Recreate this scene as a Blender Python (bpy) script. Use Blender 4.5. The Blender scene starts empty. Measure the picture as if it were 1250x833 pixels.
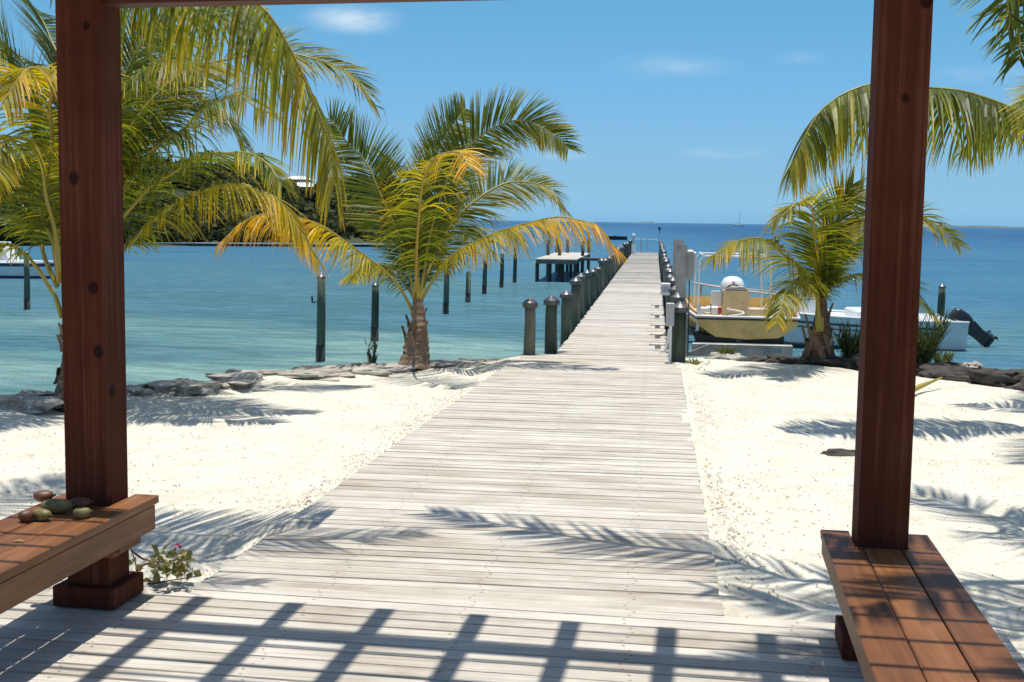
import bpy, math, random
from mathutils import Vector, Matrix, noise
R = math.radians
random.seed(7)
sc = bpy.context.scene
col = sc.collection

# ------------------------------------------------------------------ camera
F = 1500.0
EYE = Vector((0, 0, 1.69))
CM = Matrix.Rotation(R(6.53), 4, 'Z') @ Matrix.Rotation(R(90 - 5.6), 4, 'X') @ Matrix.Rotation(0.0143, 4, 'Z')
cd = bpy.data.cameras.new('camera'); cam = bpy.data.objects.new('camera', cd); col.objects.link(cam)
cam.matrix_world = Matrix.Translation(EYE) @ CM
cd.sensor_width = 36; cd.lens = F / 1250 * 36; cd.clip_start = .05; cd.clip_end = 60000
sc.camera = cam

# ------------------------------------------------------------------ sky, sun, exposure
SUN_TILT = 6.0
w = bpy.data.worlds.new('World'); sc.world = w; w.use_nodes = True
nt = w.node_tree; nt.nodes.clear()
def N(nt, t, **k):
    n = nt.nodes.new(t)
    for a, b in k.items():
        if a.startswith('i_'): n.inputs[int(a[2:]) if a[2:].isdigit() else a[2:].replace('_', ' ')].default_value = b
        else: setattr(n, a, b)
    return n
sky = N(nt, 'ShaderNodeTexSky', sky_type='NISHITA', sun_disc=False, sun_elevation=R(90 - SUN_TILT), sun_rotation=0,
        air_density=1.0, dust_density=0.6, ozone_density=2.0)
tint = N(nt, 'ShaderNodeMix', data_type='RGBA', blend_type='MULTIPLY', i_0=1.0); tc = N(nt, 'ShaderNodeTexCoord')
mp = N(nt, 'ShaderNodeMapping'); mp.inputs['Scale'].default_value = (9, 9, 26)
cn = N(nt, 'ShaderNodeTexNoise', i_Scale=1.3, i_Detail=7, i_Roughness=.62)
acc = None
# wisps of fair-weather cloud: (azimuth, elevation, half width, half height, density), degrees
for az_, el_, w_, h_, k_ in ((13.9, 8.9, 2.5, .75, .75), (-.2, 7.0, 3.6, .7, .27), (-3.1, 3.2, 2.4, .35, .35), (-6.3, 7.4, 1.3, .4, .14), (4.5, 3.0, 1.6, .3, .22), (-14, 6.5, 3, .5, .25), (24, 11, 4, 1.0, .5), (38, 14, 5, 1.2, .5), (-30, 12, 4, 1.0, .5)):
    d_ = Vector((-math.sin(R(az_))*math.cos(R(el_)), math.cos(R(az_))*math.cos(R(el_)), math.sin(R(el_))))
    m_ = N(nt, 'ShaderNodeMapping', vector_type='POINT'); rz = R(-az_); sw, sh = 1/math.radians(w_), 1/math.radians(h_)
    m_.inputs['Rotation'].default_value = (0, 0, rz); dr_ = Matrix.Rotation(rz, 3, 'Z') @ d_
    m_.inputs['Scale'].default_value = (1, 1, 1); m_.inputs['Location'].default_value = tuple(-q for q in dr_)
    m2 = N(nt, 'ShaderNodeVectorMath', operation='MULTIPLY'); m2.inputs[1].default_value = (sw, .3, sh)
    L_ = nt.links.new; L_(tc.outputs['Generated'], m_.inputs[0]); L_(m_.outputs[0], m2.inputs[0])
    ln0 = N(nt, 'ShaderNodeVectorMath', operation='LENGTH'); L_(m2.outputs[0], ln0.inputs[0])
    r0_ = N(nt, 'ShaderNodeMapRange', interpolation_type='SMOOTHSTEP'); L_(ln0.outputs['Value'], r0_.inputs[0])
    r0_.inputs['From Min'].default_value = 0; r0_.inputs['From Max'].default_value = 1.15; r0_.inputs['To Min'].default_value = k_; r0_.inputs['To Max'].default_value = 0
    if acc is None: acc = r0_.outputs[0]
    else:
        mxx = N(nt, 'ShaderNodeMath', operation='MAXIMUM'); L_(acc, mxx.inputs[0]); L_(r0_.outputs[0], mxx.inputs[1]); acc = mxx.outputs[0]
cr0 = N(nt, 'ShaderNodeMapRange', interpolation_type='SMOOTHSTEP'); cr0.inputs['From Min'].default_value = .34; cr0.inputs['From Max'].default_value = .68; nt.links.new(cn.outputs[0], cr0.inputs[0])
cr = N(nt, 'ShaderNodeMath', operation='MULTIPLY'); nt.links.new(acc, cr.inputs[0]); nt.links.new(cr0.outputs[0], cr.inputs[1])
cm = N(nt, 'ShaderNodeMix', data_type='RGBA'); cm.inputs[7].default_value = (5.2, 6.0, 6.6, 1)
bg = N(nt, 'ShaderNodeBackground', i_Strength=.135); wo = N(nt, 'ShaderNodeOutputWorld')
L = nt.links.new
sxyz = N(nt, 'ShaderNodeSeparateXYZ'); L(tc.outputs['Generated'], sxyz.inputs[0])
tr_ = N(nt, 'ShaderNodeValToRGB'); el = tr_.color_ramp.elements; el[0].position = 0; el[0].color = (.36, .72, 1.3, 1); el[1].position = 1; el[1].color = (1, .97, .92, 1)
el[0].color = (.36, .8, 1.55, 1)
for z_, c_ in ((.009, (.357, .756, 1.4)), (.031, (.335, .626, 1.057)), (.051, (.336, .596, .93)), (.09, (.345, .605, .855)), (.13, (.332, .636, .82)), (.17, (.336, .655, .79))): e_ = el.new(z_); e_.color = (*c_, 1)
e_ = el.new(.5); e_.color = (.55, .76, .88, 1)  # sky out of view whitened upward to lift and grey the shade below
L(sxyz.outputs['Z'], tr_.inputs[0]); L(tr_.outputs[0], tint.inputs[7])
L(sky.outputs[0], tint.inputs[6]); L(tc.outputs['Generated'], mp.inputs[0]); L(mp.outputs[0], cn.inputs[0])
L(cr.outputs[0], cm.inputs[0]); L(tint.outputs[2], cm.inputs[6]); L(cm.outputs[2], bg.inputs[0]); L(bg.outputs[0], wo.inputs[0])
sl = bpy.data.lights.new('sun', 'SUN'); sl.energy = 4.2; sl.angle = R(.6); sl.color = (1, .96, .88)
so = bpy.data.objects.new('sun', sl); col.objects.link(so); so.rotation_euler = (R(-SUN_TILT), 0, 0)
sc.view_settings.view_transform = 'Standard'; sc.view_settings.look = 'None'; sc.view_settings.exposure = .16; sc.view_settings.gamma = 1
sc.render.engine = 'CYCLES'
sc.cycles.use_denoising = True; sc.cycles.max_bounces = 6; sc.cycles.transparent_max_bounces = 8
sc.cycles.caustics_reflective = False; sc.cycles.caustics_refractive = False

# ------------------------------------------------------------------ placing helpers (metres; y runs along the pier)
def at(px, py, d):
    return EYE + CM.to_3x3() @ Vector(((px - 625) / F * d, -(py - 416.5) / F * d, -d))
def gnd(px, py, z=0.0):
    v = CM.to_3x3() @ Vector(((px - 625) / F, -(py - 416.5) / F, -1))
    return EYE + v * ((z - EYE.z) / v.z)
def rnd(a, b): return random.uniform(a, b)

class MB:
    def __init__(s): s.v = []; s.f = []; s.c = []; s.sm = False
    def vert(s, p, c=None): s.v.append(Vector(p)); s.c.append(c); return len(s.v) - 1
    def box(s, lo, hi, m=None, ch=0.0):
        x0, y0, z0 = lo; x1, y1, z1 = hi; b = len(s.v)
        if ch:
            ps = []
            for z, e in ((z0, ch), (z0 + ch, 0), (z1 - ch, 0), (z1, ch)):
                ps += [(x0 + e, y0 + e, z), (x1 - e, y0 + e, z), (x1 - e, y1 - e, z), (x0 + e, y1 - e, z)]
            fs = [(3, 2, 1, 0), (12, 13, 14, 15)]
            for k in range(3):
                for i in range(4): fs.append((4*k + i, 4*k + (i+1) % 4, 4*k + 4 + (i+1) % 4, 4*k + 4 + i))
        else:
            ps = [(x0,y0,z0),(x1,y0,z0),(x1,y1,z0),(x0,y1,z0),(x0,y0,z1),(x1,y0,z1),(x1,y1,z1),(x0,y1,z1)]
            fs = [(3,2,1,0),(4,5,6,7),(0,1,5,4),(1,2,6,5),(2,3,7,6),(3,0,4,7)]
        for p in ps: s.vert(m @ Vector(p) if m else p)
        for f in fs: s.f.append(tuple(b + i for i in f))
        return s
    def tube(s, pts, rads, n=8, cap=True):
        pts = [Vector(p) for p in pts]; b = len(s.v); ref = None
        if not hasattr(rads, '__len__'): rads = [rads] * len(pts)
        for i, p in enumerate(pts):
            t = (pts[min(i+1, len(pts)-1)] - pts[max(i-1, 0)]).normalized()
            if ref is None: ref = t.orthogonal().normalized()
            u = (ref - t * ref.dot(t)).normalized(); ref = u; v = t.cross(u)
            for k in range(n):
                a = 2 * math.pi * k / n
                s.vert(p + (u * math.cos(a) + v * math.sin(a)) * rads[i])
        for i in range(len(pts) - 1):
            for k in range(n):
                s.f.append((b + i*n + k, b + i*n + (k+1) % n, b + (i+1)*n + (k+1) % n, b + (i+1)*n + k))
        if cap:
            s.f.append(tuple(b + k for k in range(n))[::-1]); s.f.append(tuple(b + (len(pts)-1)*n + k for k in range(n)))
        return s
    def loft(s, rings, closed=True, capa=True, capb=True):
        b = len(s.v); n = len(rings[0])
        for r in rings:
            for p in r: s.vert(p)
        for i in range(len(rings) - 1):
            for k in range(n if closed else n - 1):
                s.f.append((b+i*n+k, b+i*n+(k+1) % n, b+(i+1)*n+(k+1) % n, b+(i+1)*n+k))
        if closed and capa: s.f.append(tuple(b + k for k in range(n))[::-1])
        if closed and capb: s.f.append(tuple(b + (len(rings)-1)*n + k for k in range(n)))
        return s
    def lathe(s, c, prof, n=16):
        return s.loft([[(c[0] + r*math.cos(2*math.pi*k/n), c[1] + r*math.sin(2*math.pi*k/n), c[2] + z) for k in range(n)] for r, z in prof])
    def build(s, name, mat, parent=None, smooth=None, org=None):
        o0 = Vector(org) if org is not None else (Vector(parent['_o']) if parent is not None and '_o' in parent else Vector((0,0,0)))
        me = bpy.data.meshes.new(name)
        me.from_pydata([tuple(v - o0) for v in s.v], [], s.f); me.materials.append(mat)
        if any(c is not None for c in s.c):
            a = me.color_attributes.new('tint', 'FLOAT_COLOR', 'POINT')
            flat = []
            for c in s.c: flat += list(c if c is not None else (0, .5, 0)) + [1]
            a.data.foreach_set('color', flat)
        if s.sm if smooth is None else smooth: me.polygons.foreach_set('use_smooth', [True] * len(me.polygons))
        me.update()
        o = bpy.data.objects.new(name, me); col.objects.link(o)
        if parent is not None:
            o.parent = parent; o['_o'] = list(o0)
        else:
            o.location = o0; o['_o'] = list(o0)
        return o
def tag(o, label=None, cat=None, group=None, kind=None):
    for k, v in (('label', label), ('category', cat), ('group', group), ('kind', kind)):
        if v: o[k] = v
    return o
def thing(name, loc, label, cat, group=None):
    o = bpy.data.objects.new(name, None); col.objects.link(o); o.location = loc; o['_o'] = list(loc); o.empty_display_size = .2
    return tag(o, label, cat, group)
def link_copy(o, parent):
    c = o.copy(); col.objects.link(c); c.parent = parent; return c
def dup(o, loc, label=None, scale=None):
    r = o.copy(); col.objects.link(r); r.location = loc
    if label: r['label'] = label
    if scale: r.scale = scale
    for ch in list(o.children):
        c = link_copy(ch, r)
        for g in list(ch.children): link_copy(g, c)
    return r

# ------------------------------------------------------------------ materials
def newmat(name):
    m = bpy.data.materials.new(name); m.use_nodes = True; t = m.node_tree
    return m, t, t.nodes['Principled BSDF'], t.links.new
def ramp(t, stops):
    r = N(t, 'ShaderNodeValToRGB'); e = r.color_ramp.elements
    while len(e) < len(stops): e.new(.5)
    for i, (p, c) in enumerate(stops): e[i].position = p; e[i].color = (*c, 1)
    return r
def wood(name, scale, stops, patch=1.3, rough=.75, bump=.35, coord='pos', rnd_amt=.3, knots=False, spec=.3, fine=1.0, pw_=.45):
    m, t, b, l = newmat(name)
    oi = N(t, 'ShaderNodeObjectInfo')
    src = N(t, 'ShaderNodeNewGeometry').outputs['Position'] if coord == 'pos' else N(t, 'ShaderNodeTexCoord').outputs['Object']
    off = N(t, 'ShaderNodeVectorMath', operation='SCALE'); off.inputs[0].default_value = (37, 53, 71); l(oi.outputs['Random'], off.inputs['Scale'])
    add = N(t, 'ShaderNodeVectorMath', operation='ADD'); l(src, add.inputs[0]); l(off.outputs[0], add.inputs[1])
    mp = N(t, 'ShaderNodeMapping'); mp.inputs['Scale'].default_value = scale; l(add.outputs[0], mp.inputs[0])
    n1 = N(t, 'ShaderNodeTexNoise', i_Scale=fine, i_Detail=6, i_Roughness=.65, i_Distortion=.4); l(mp.outputs[0], n1.inputs[0])
    n2 = N(t, 'ShaderNodeTexNoise', i_Scale=patch, i_Detail=4, i_Roughness=.6); l(add.outputs[0], n2.inputs[0])
    mx = N(t, 'ShaderNodeMath', operation='MULTIPLY_ADD', i_1=pw_); l(n2.outputs[0], mx.inputs[0])
    m1 = N(t, 'ShaderNodeMath', operation='MULTIPLY', i_1=1.2 - pw_); l(n1.outputs[0], m1.inputs[0]); l(m1.outputs[0], mx.inputs[2])
    r_ = N(t, 'ShaderNodeMath', operation='MULTIPLY_ADD', i_1=rnd_amt, i_2=-rnd_amt/2); l(oi.outputs['Random'], r_.inputs[0])
    ad = N(t, 'ShaderNodeMath', operation='ADD'); l(mx.outputs[0], ad.inputs[0]); l(r_.outputs[0], ad.inputs[1])
    rp = ramp(t, stops); l(ad.outputs[0], rp.inputs[0]); cout = rp.outputs[0]
    if knots:
        mk = N(t, 'ShaderNodeMapping'); mk.inputs['Scale'].default_value = knots; l(add.outputs[0], mk.inputs[0])
        vo = N(t, 'ShaderNodeTexVoronoi', i_Scale=1.0); l(mk.outputs[0], vo.inputs[0])
        kr = N(t, 'ShaderNodeMapRange'); kr.inputs['From Min'].default_value = .1; kr.inputs['From Max'].default_value = .135; l(vo.outputs['Distance'], kr.inputs[0])
        kr.inputs['To Min'].default_value = .3
        mm = N(t, 'ShaderNodeMix', data_type='RGBA', blend_type='MULTIPLY', i_0=1.0); l(cout, mm.inputs[6]); l(kr.outputs[0], mm.inputs[7]); cout = mm.outputs[2]
    l(cout, b.inputs['Base Color']); b.inputs['Roughness'].default_value = rough; b.inputs['Specular IOR Level'].default_value = spec
    bp = N(t, 'ShaderNodeBump', i_Strength=bump, i_Distance=.01); l(n1.outputs[0], bp.inputs['Height']); l(bp.outputs[0], b.inputs['Normal'])
    return m
M = {}
M['deck'] = wood('weathered deck boards', (1.8, 70, 20), [(.3, (.23, .17, .125)), (.44, (.39, .325, .255)), (.55, (.5, .45, .375)), (.72, (.66, .61, .53))], patch=1.7, rnd_amt=.12, bump=.6, pw_=.6)
def nails(m):
    t = m.node_tree; l = t.links.new; b = t.nodes['Principled BSDF']; src = b.inputs['Base Color'].links[0].from_socket
    def mth(op, a, c=None):
        n = N(t, 'ShaderNodeMath', operation=op)
        for i, v in enumerate((a, c)):
            if v is None: continue
            if hasattr(v, 'links') or hasattr(v, 'node'): l(v, n.inputs[i])
            else: n.inputs[i].default_value = v
        return n.outputs[0]
    g = N(t, 'ShaderNodeSeparateXYZ'); l(N(t, 'ShaderNodeNewGeometry').outputs['Position'], g.inputs[0])
    o = N(t, 'ShaderNodeSeparateXYZ'); l(N(t, 'ShaderNodeTexCoord').outputs['Object'], o.inputs[0])
    jit = mth('MULTIPLY', mth('SINE', mth('MULTIPLY', g.outputs['Y'], 23.7)), .022)
    dx = mth('MULTIPLY', mth('SUBTRACT', mth('FRACT', mth('DIVIDE', mth('ADD', mth('ADD', g.outputs['X'], 10.92), jit), .7)), .5), .7)
    dy = mth('MULTIPLY', mth('SUBTRACT', mth('ABSOLUTE', o.outputs['Y']), .27), .095)
    d = mth('SQRT', mth('ADD', mth('MULTIPLY', dx, dx), mth('MULTIPLY', dy, dy)))
    mr = N(t, 'ShaderNodeMapRange'); mr.inputs['From Min'].default_value = .0045; mr.inputs['From Max'].default_value = .009; mr.inputs['To Min'].default_value = .45; l(d, mr.inputs[0])
    mx = N(t, 'ShaderNodeMix', data_type='RGBA', blend_type='MULTIPLY', i_0=1.0); l(src, mx.inputs[6]); l(mr.outputs[0], mx.inputs[7]); l(mx.outputs[2], b.inputs['Base Color'])
nails(M['deck'])
M['stringer'] = wood('old framing', (2, 30, 30), [(.3, (.07, .06, .05)), (.7, (.2, .17, .14))])
RED = [(.28, (.022, .007, .004)), (.38, (.058, .015, .007)), (.5, (.08, .02, .0095)), (.62, (.102, .027, .013)), (.78, (.16, .055, .03))]
M['post'] = wood('stained post', (48, 48, .9), RED, patch=2.0, coord='obj', rough=.8, bump=.25, knots=(5.2, 5.2, 4.2), rnd_amt=.05, spec=.12)
M['beam'] = wood('stained beam', (1.2, 26, 26), RED, coord='obj', rough=.6, bump=.25, rnd_amt=.1)
BN = [(.3, (.085, .03, .012)), (.5, (.16, .06, .02)), (.65, (.23, .09, .028)), (.8, (.31, .14, .055))]
M['bench'] = wood('stained bench plank', (30, 1.3, 30), BN, coord='pos', rough=.5, bump=.3, rnd_amt=.14, spec=.35)
M['piling'] = wood('treated piling', (14, 14, 1.5), [(.3, (.025, .033, .025)), (.5, (.065, .085, .06)), (.65, (.11, .13, .092)), (.8, (.2, .18, .14))], coord='obj', rough=.85)
M['pilingwet'] = wood('wet piling', (14, 14, 1.5), [(.3, (.012, .014, .012)), (.7, (.05, .05, .04))], coord='obj', rough=.5)
M['trunk'] = wood('palm trunk', (10, 10, 30), [(.3, (.05, .032, .02)), (.5, (.13, .085, .055)), (.65, (.22, .15, .1)), (.8, (.34, .25, .17))], coord='obj', rough=.9, bump=.8)
M['husk'] = wood('palm husk', (18, 18, 4), [(.3, (.06, .035, .02)), (.5, (.15, .09, .055)), (.8, (.3, .21, .14))], coord='obj', rough=.9, rnd_amt=.4)
def plain(name, c, rough=.5, metal=0, var=.12, scale=6, spec=.5, bump=0.0, stain=None):
    m, t, b, l = newmat(name)
    g = N(t, 'ShaderNodeTexCoord')
    n = N(t, 'ShaderNodeTexNoise', i_Scale=scale, i_Detail=6, i_Roughness=.65); l(g.outputs['Object'], n.inputs[0])
    lo = stain or tuple(x * (1 - 2.2*var) for x in c); hi = tuple(min(1, x * (1 + 1.2*var)) for x in c)
    rp = ramp(t, [(.3, lo), (.5, c), (.72, hi)]); l(n.outputs[0], rp.inputs[0]); l(rp.outputs[0], b.inputs['Base Color'])
    b.inputs['Roughness'].default_value = rough; b.inputs['Metallic'].default_value = metal; b.inputs['Specular IOR Level'].default_value = spec
    if bump:
        bp = N(t, 'ShaderNodeBump', i_Strength=bump, i_Distance=.02); l(n.outputs[0], bp.inputs['Height']); l(bp.outputs[0], b.inputs['Normal'])
    return m
M['cap'] = plain('piling cap', (.11, .11, .115), .4, .3, .3)
M['dark'] = plain('black rubber', (.02, .02, .022), .5)
M['motor'] = plain('black engine paint', (.03, .028, .03), .35)
M['white'] = plain('white gelcoat', (.78, .78, .76), .3, var=.05)
M['hullwhite'] = plain('off white hull', (.76, .75, .7), .35, var=.08)
M['tan'] = plain('tan gelcoat', (.84, .57, .2), .4, var=.14, scale=2.5)
M['console'] = plain('tan console', (.56, .44, .25), .45, var=.1)
M['tanlight'] = plain('pale tan gelcoat', (.62, .52, .34), .45, var=.08)
M['alu'] = plain('dull aluminium', (.4, .385, .36), .5, .25, var=.18, scale=3)
M['grey'] = plain('grey plastic', (.42, .43, .44), .5)
M['blue'] = plain('blue paint', (.05, .16, .42), .5)
M['fadedblue'] = plain('faded blue print', (.24, .3, .38), .6, var=.3, scale=30)
M['redp'] = plain('red plastic', (.45, .05, .05), .4)
M['stripe'] = plain('dark stripe', (.03, .05, .09), .4)
M['rock'] = plain('coral rock', (.4, .37, .32), .95, var=.35, scale=5, spec=.1, bump=1.0)
M['rockdark'] = plain('dark coral rock', (.08, .071, .062), .95, var=.38, scale=5, spec=.1, bump=1.0)
M['roofw'] = plain('white roof', (.8, .8, .8), .6, var=.03)
M['wallp'] = plain('pale house wall', (.55, .55, .52), .7)
M['glass'] = plain('window glass', (.04, .06, .08), .1)
M['concrete'] = plain('seawall', (.7, .68, .64), .9, var=.3)
M['hill'] = plain('hill ground', (.045, .055, .025), .95, var=.3, scale=.3)
M['islet'] = plain('hazed islet scrub', (.1, .16, .17), .95, scale=.02)  # distance haze put into the colour: scrub muted toward blue
M['fruit_green'] = plain('green fruit', (.2, .17, .05), .5, var=.35, scale=22, stain=(.1, .055, .02))
M['fruit_brown'] = plain('brown fruit', (.15, .06, .025), .5, var=.35, scale=16)
M['twig'] = plain('twig', (.14, .08, .05), .8)
M['petal'] = plain('pink bract', (.5, .03, .12), .6)
M['litter'] = plain('dry litter', (.3, .19, .08), .9, var=.5, scale=3)
def leafmat(name, stops, trans=.4, rough=.42, spec=.5):
    m, t, b, l = newmat(name)
    a = N(t, 'ShaderNodeAttribute', attribute_name='tint'); s = N(t, 'ShaderNodeSeparateColor'); l(a.outputs['Color'], s.inputs[0])
    rp = ramp(t, stops); l(s.outputs[0], rp.inputs[0])
    h = N(t, 'ShaderNodeHueSaturation'); l(rp.outputs[0], h.inputs['Color']); v = N(t, 'ShaderNodeMath', operation='MULTIPLY_ADD', i_1=1.0, i_2=.5); l(s.outputs[1], v.inputs[0]); l(v.outputs[0], h.inputs['Value'])
    l(h.outputs[0], b.inputs['Base Color']); b.inputs['Roughness'].default_value = rough; b.inputs['Specular IOR Level'].default_value = spec
    tr = N(t, 'ShaderNodeBsdfTranslucent'); h2 = N(t, 'ShaderNodeHueSaturation', i_Value=1.5, i_Saturation=1.05); l(h.outputs[0], h2.inputs['Color']); l(h2.outputs[0], tr.inputs[0])
    mx = N(t, 'ShaderNodeMixShader', i_0=trans); l(b.outputs[0], mx.inputs[1]); l(tr.outputs[0], mx.inputs[2])
    l(mx.outputs[0], t.nodes['Material Output'].inputs[0])
    return m
M['frond'] = leafmat('palm leaflets', [(0, (.06, .085, .012)), (.3, (.17, .19, .015)), (.55, (.4, .32, .022)), (.8, (.64, .36, .02)), (1, (.5, .33, .13))], .48, .45, .35)
M['stalk'] = leafmat('palm stalk', [(0, (.12, .15, .03)), (.5, (.38, .3, .05)), (1, (.55, .3, .06))], .05)
M['tree'] = leafmat('far foliage', [(0, (.045, .055, .022)), (1, (.125, .13, .055))], .15, .7, .1)
M['bush'] = leafmat('bush leaves', [(0, (.05, .075, .02)), (.6, (.16, .17, .04)), (1, (.35, .26, .1))], .35)

# sand
m, t, b, l = newmat('coral sand'); M['sand'] = m
g = N(t, 'ShaderNodeNewGeometry')
n1 = N(t, 'ShaderNodeTexNoise', i_Scale=3.2, i_Detail=9, i_Roughness=.7); l(g.outputs['Position'], n1.inputs[0])
n2 = N(t, 'ShaderNodeTexNoise', i_Scale=38, i_Detail=4, i_Roughness=.7); l(g.outputs['Position'], n2.inputs[0])
rp = ramp(t, [(.3, (.6, .54, .43)), (.5, (.7, .655, .545)), (.7, (.76, .72, .62))]); l(n1.outputs[0], rp.inputs[0])
n3 = N(t, 'ShaderNodeTexNoise', i_Scale=60, i_Detail=2); l(g.outputs['Position'], n3.inputs[0])
sp = N(t, 'ShaderNodeMapRange'); sp.inputs['From Min'].default_value = .3; sp.inputs['From Max'].default_value = .36; l(n3.outputs[0], sp.inputs[0])
mx = N(t, 'ShaderNodeMix', data_type='RGBA'); mx.inputs[6].default_value = (.4, .3, .17, 1); l(sp.outputs[0], mx.inputs[0]); l(rp.outputs[0], mx.inputs[7])
l(mx.outputs[2], b.inputs['Base Color']); b.inputs['Roughness'].default_value = .95; b.inputs['Specular IOR Level'].default_value = .1
ha = N(t, 'ShaderNodeMath', operation='MULTIPLY_ADD', i_1=.35); l(n2.outputs[0], ha.inputs[0]); l(n1.outputs[0], ha.inputs[2])
bp = N(t, 'ShaderNodeBump', i_Strength=.55, i_Distance=.05); l(ha.outputs[0], bp.inputs['Height']); l(bp.outputs[0], b.inputs['Normal'])

# water
m, t, b, l = newmat('sea water'); M['water'] = m
t.nodes.remove(b)
g = N(t, 'ShaderNodeNewGeometry')
pn = N(t, 'ShaderNodeTexNoise', i_Scale=.07, i_Detail=6, i_Roughness=.66); mpw = N(t, 'ShaderNodeMapping'); mpw.inputs['Scale'].default_value = (.6, 1.6, 1)
l(g.outputs['Position'], mpw.inputs[0]); l(mpw.outputs[0], pn.inputs[0])
sx = N(t, 'ShaderNodeSeparateXYZ'); l(g.outputs['Position'], sx.inputs[0])
# depth of the sea bed: shallow by the beach, deeper out
ln = N(t, 'ShaderNodeVectorMath', operation='LENGTH'); l(g.outputs['Position'], ln.inputs[0])
lg = N(t, 'ShaderNodeMath', operation='LOGARITHM', i_1=10.0); l(ln.outputs['Value'], lg.inputs[0])
dm = N(t, 'ShaderNodeMath', operation='MULTIPLY_ADD', i_1=1.5, i_2=-.75); l(pn.outputs[0], dm.inputs[0])
dx_ = N(t, 'ShaderNodeMapRange'); dx_.inputs['From Min'].default_value = -6; dx_.inputs['From Max'].default_value = 10; dx_.inputs['To Max'].default_value = .3; l(sx.outputs['X'], dx_.inputs[0])
d0 = N(t, 'ShaderNodeMath', operation='ADD'); l(lg.outputs[0], d0.inputs[0]); l(dx_.outputs[0], d0.inputs[1])
ds = N(t, 'ShaderNodeMath', operation='ADD'); l(d0.outputs[0], ds.inputs[0]); l(dm.outputs[0], ds.inputs[1])
dr = N(t, 'ShaderNodeMapRange'); dr.inputs['From Min'].default_value = 1.1; dr.inputs['From Max'].default_value = 3.4; l(ds.outputs[0], dr.inputs[0])
rp = ramp(t, [(0, (.44, .6, .5)), (.06, (.27, .43, .38)), (.12, (.145, .285, .29)), (.19, (.085, .205, .24)), (.25, (.105, .235, .285)), (.42, (.07, .205, .315)), (.62, (.05, .165, .29)), (.8, (.03, .105, .215)), (1, (.03, .105, .215))]); l(dr.outputs[0], rp.inputs[0])
w1 = N(t, 'ShaderNodeTexNoise', i_Scale=1.2, i_Detail=5, i_Roughness=.7, i_Distortion=1.4)
mw = N(t, 'ShaderNodeMapping'); mw.inputs['Scale'].default_value = (.75, 1.5, 1); mw.inputs['Rotation'].default_value = (0, 0, R(12)); l(g.outputs['Position'], mw.inputs[0]); l(mw.outputs[0], w1.inputs[0])
bp = N(t, 'ShaderNodeBump', i_Strength=1.0, i_Distance=.6); l(w1.outputs[0], bp.inputs['Height'])
bp2 = N(t, 'ShaderNodeBump', i_Strength=1.0, i_Distance=.32); l(w1.outputs[0], bp2.inputs['Height'])
df = N(t, 'ShaderNodeBsdfDiffuse'); l(rp.outputs[0], df.inputs[0]); l(bp2.outputs[0], df.inputs['Normal'])
gl = N(t, 'ShaderNodeBsdfGlossy', i_Roughness=.07); l(bp.outputs[0], gl.inputs['Normal'])
fr = N(t, 'ShaderNodeFresnel', i_IOR=1.33); l(bp.outputs[0], fr.inputs['Normal'])
cl = N(t, 'ShaderNodeMath', operation='MINIMUM', i_1=.42); l(fr.outputs[0], cl.inputs[0])
ms = N(t, 'ShaderNodeMixShader'); l(cl.outputs[0], ms.inputs[0]); l(df.outputs[0], ms.inputs[1]); l(gl.outputs[0], ms.inputs[2])
l(ms.outputs[0], t.nodes['Material Output'].inputs[0])

# ------------------------------------------------------------------ setting: water, beach, hill, islets
WZ = -1.0
b_ = MB(); S_ = 30000
for x, y in ((-S_, -S_), (S_, -S_), (S_, S_), (-S_, S_)): b_.vert((x, y, WZ))
b_.f.append((0, 1, 2, 3)); tag(b_.build('water', M['water']), kind='structure')

shore_px = [(0, 492), (60, 488), (150, 478), (270, 466), (400, 450), (620, 442), (835, 441), (940, 446), (1110, 463), (1250, 480)]
shore = [(-30, 6.0), (-9, 9.5)] + [tuple(gnd(x, y, -.12).xy) for x, y in shore_px] + [(9, 13.0), (14, 12.0), (40, 8)]
def shore_y(x):
    for (x0, y0), (x1, y1) in zip(shore, shore[1:]):
        if x0 <= x <= x1: return y0 + (y1 - y0) * (x - x0) / (x1 - x0)
    return 8.0
_fp = random.Random(21); FEET = {}
for _ in range(420):
    fx, fy, fa = _fp.uniform(-7, 7), _fp.uniform(5.5, 15), _fp.uniform(0, 6.28)
    FEET.setdefault((int(fx // .5), int(fy // .5)), []).append((fx, fy, math.cos(fa), math.sin(fa), _fp.uniform(.5, 1)))
def dent(x, y):
    d = 0; i, j = int(x // .5), int(y // .5)
    for a in (i - 1, i, i + 1):
        for c in (j - 1, j, j + 1):
            for fx, fy, cx_, sx_, k in FEET.get((a, c), ()):
                u = (x - fx)*cx_ + (y - fy)*sx_; v = -(x - fx)*sx_ + (y - fy)*cx_; r = (u/.2)**2 + (v/.1)**2
                if r < 2.5: d += k * (.02*math.exp(-2.5*r) * -1 + .007*math.exp(-((r - 1.3)/.5)**2))
    return d
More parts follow.
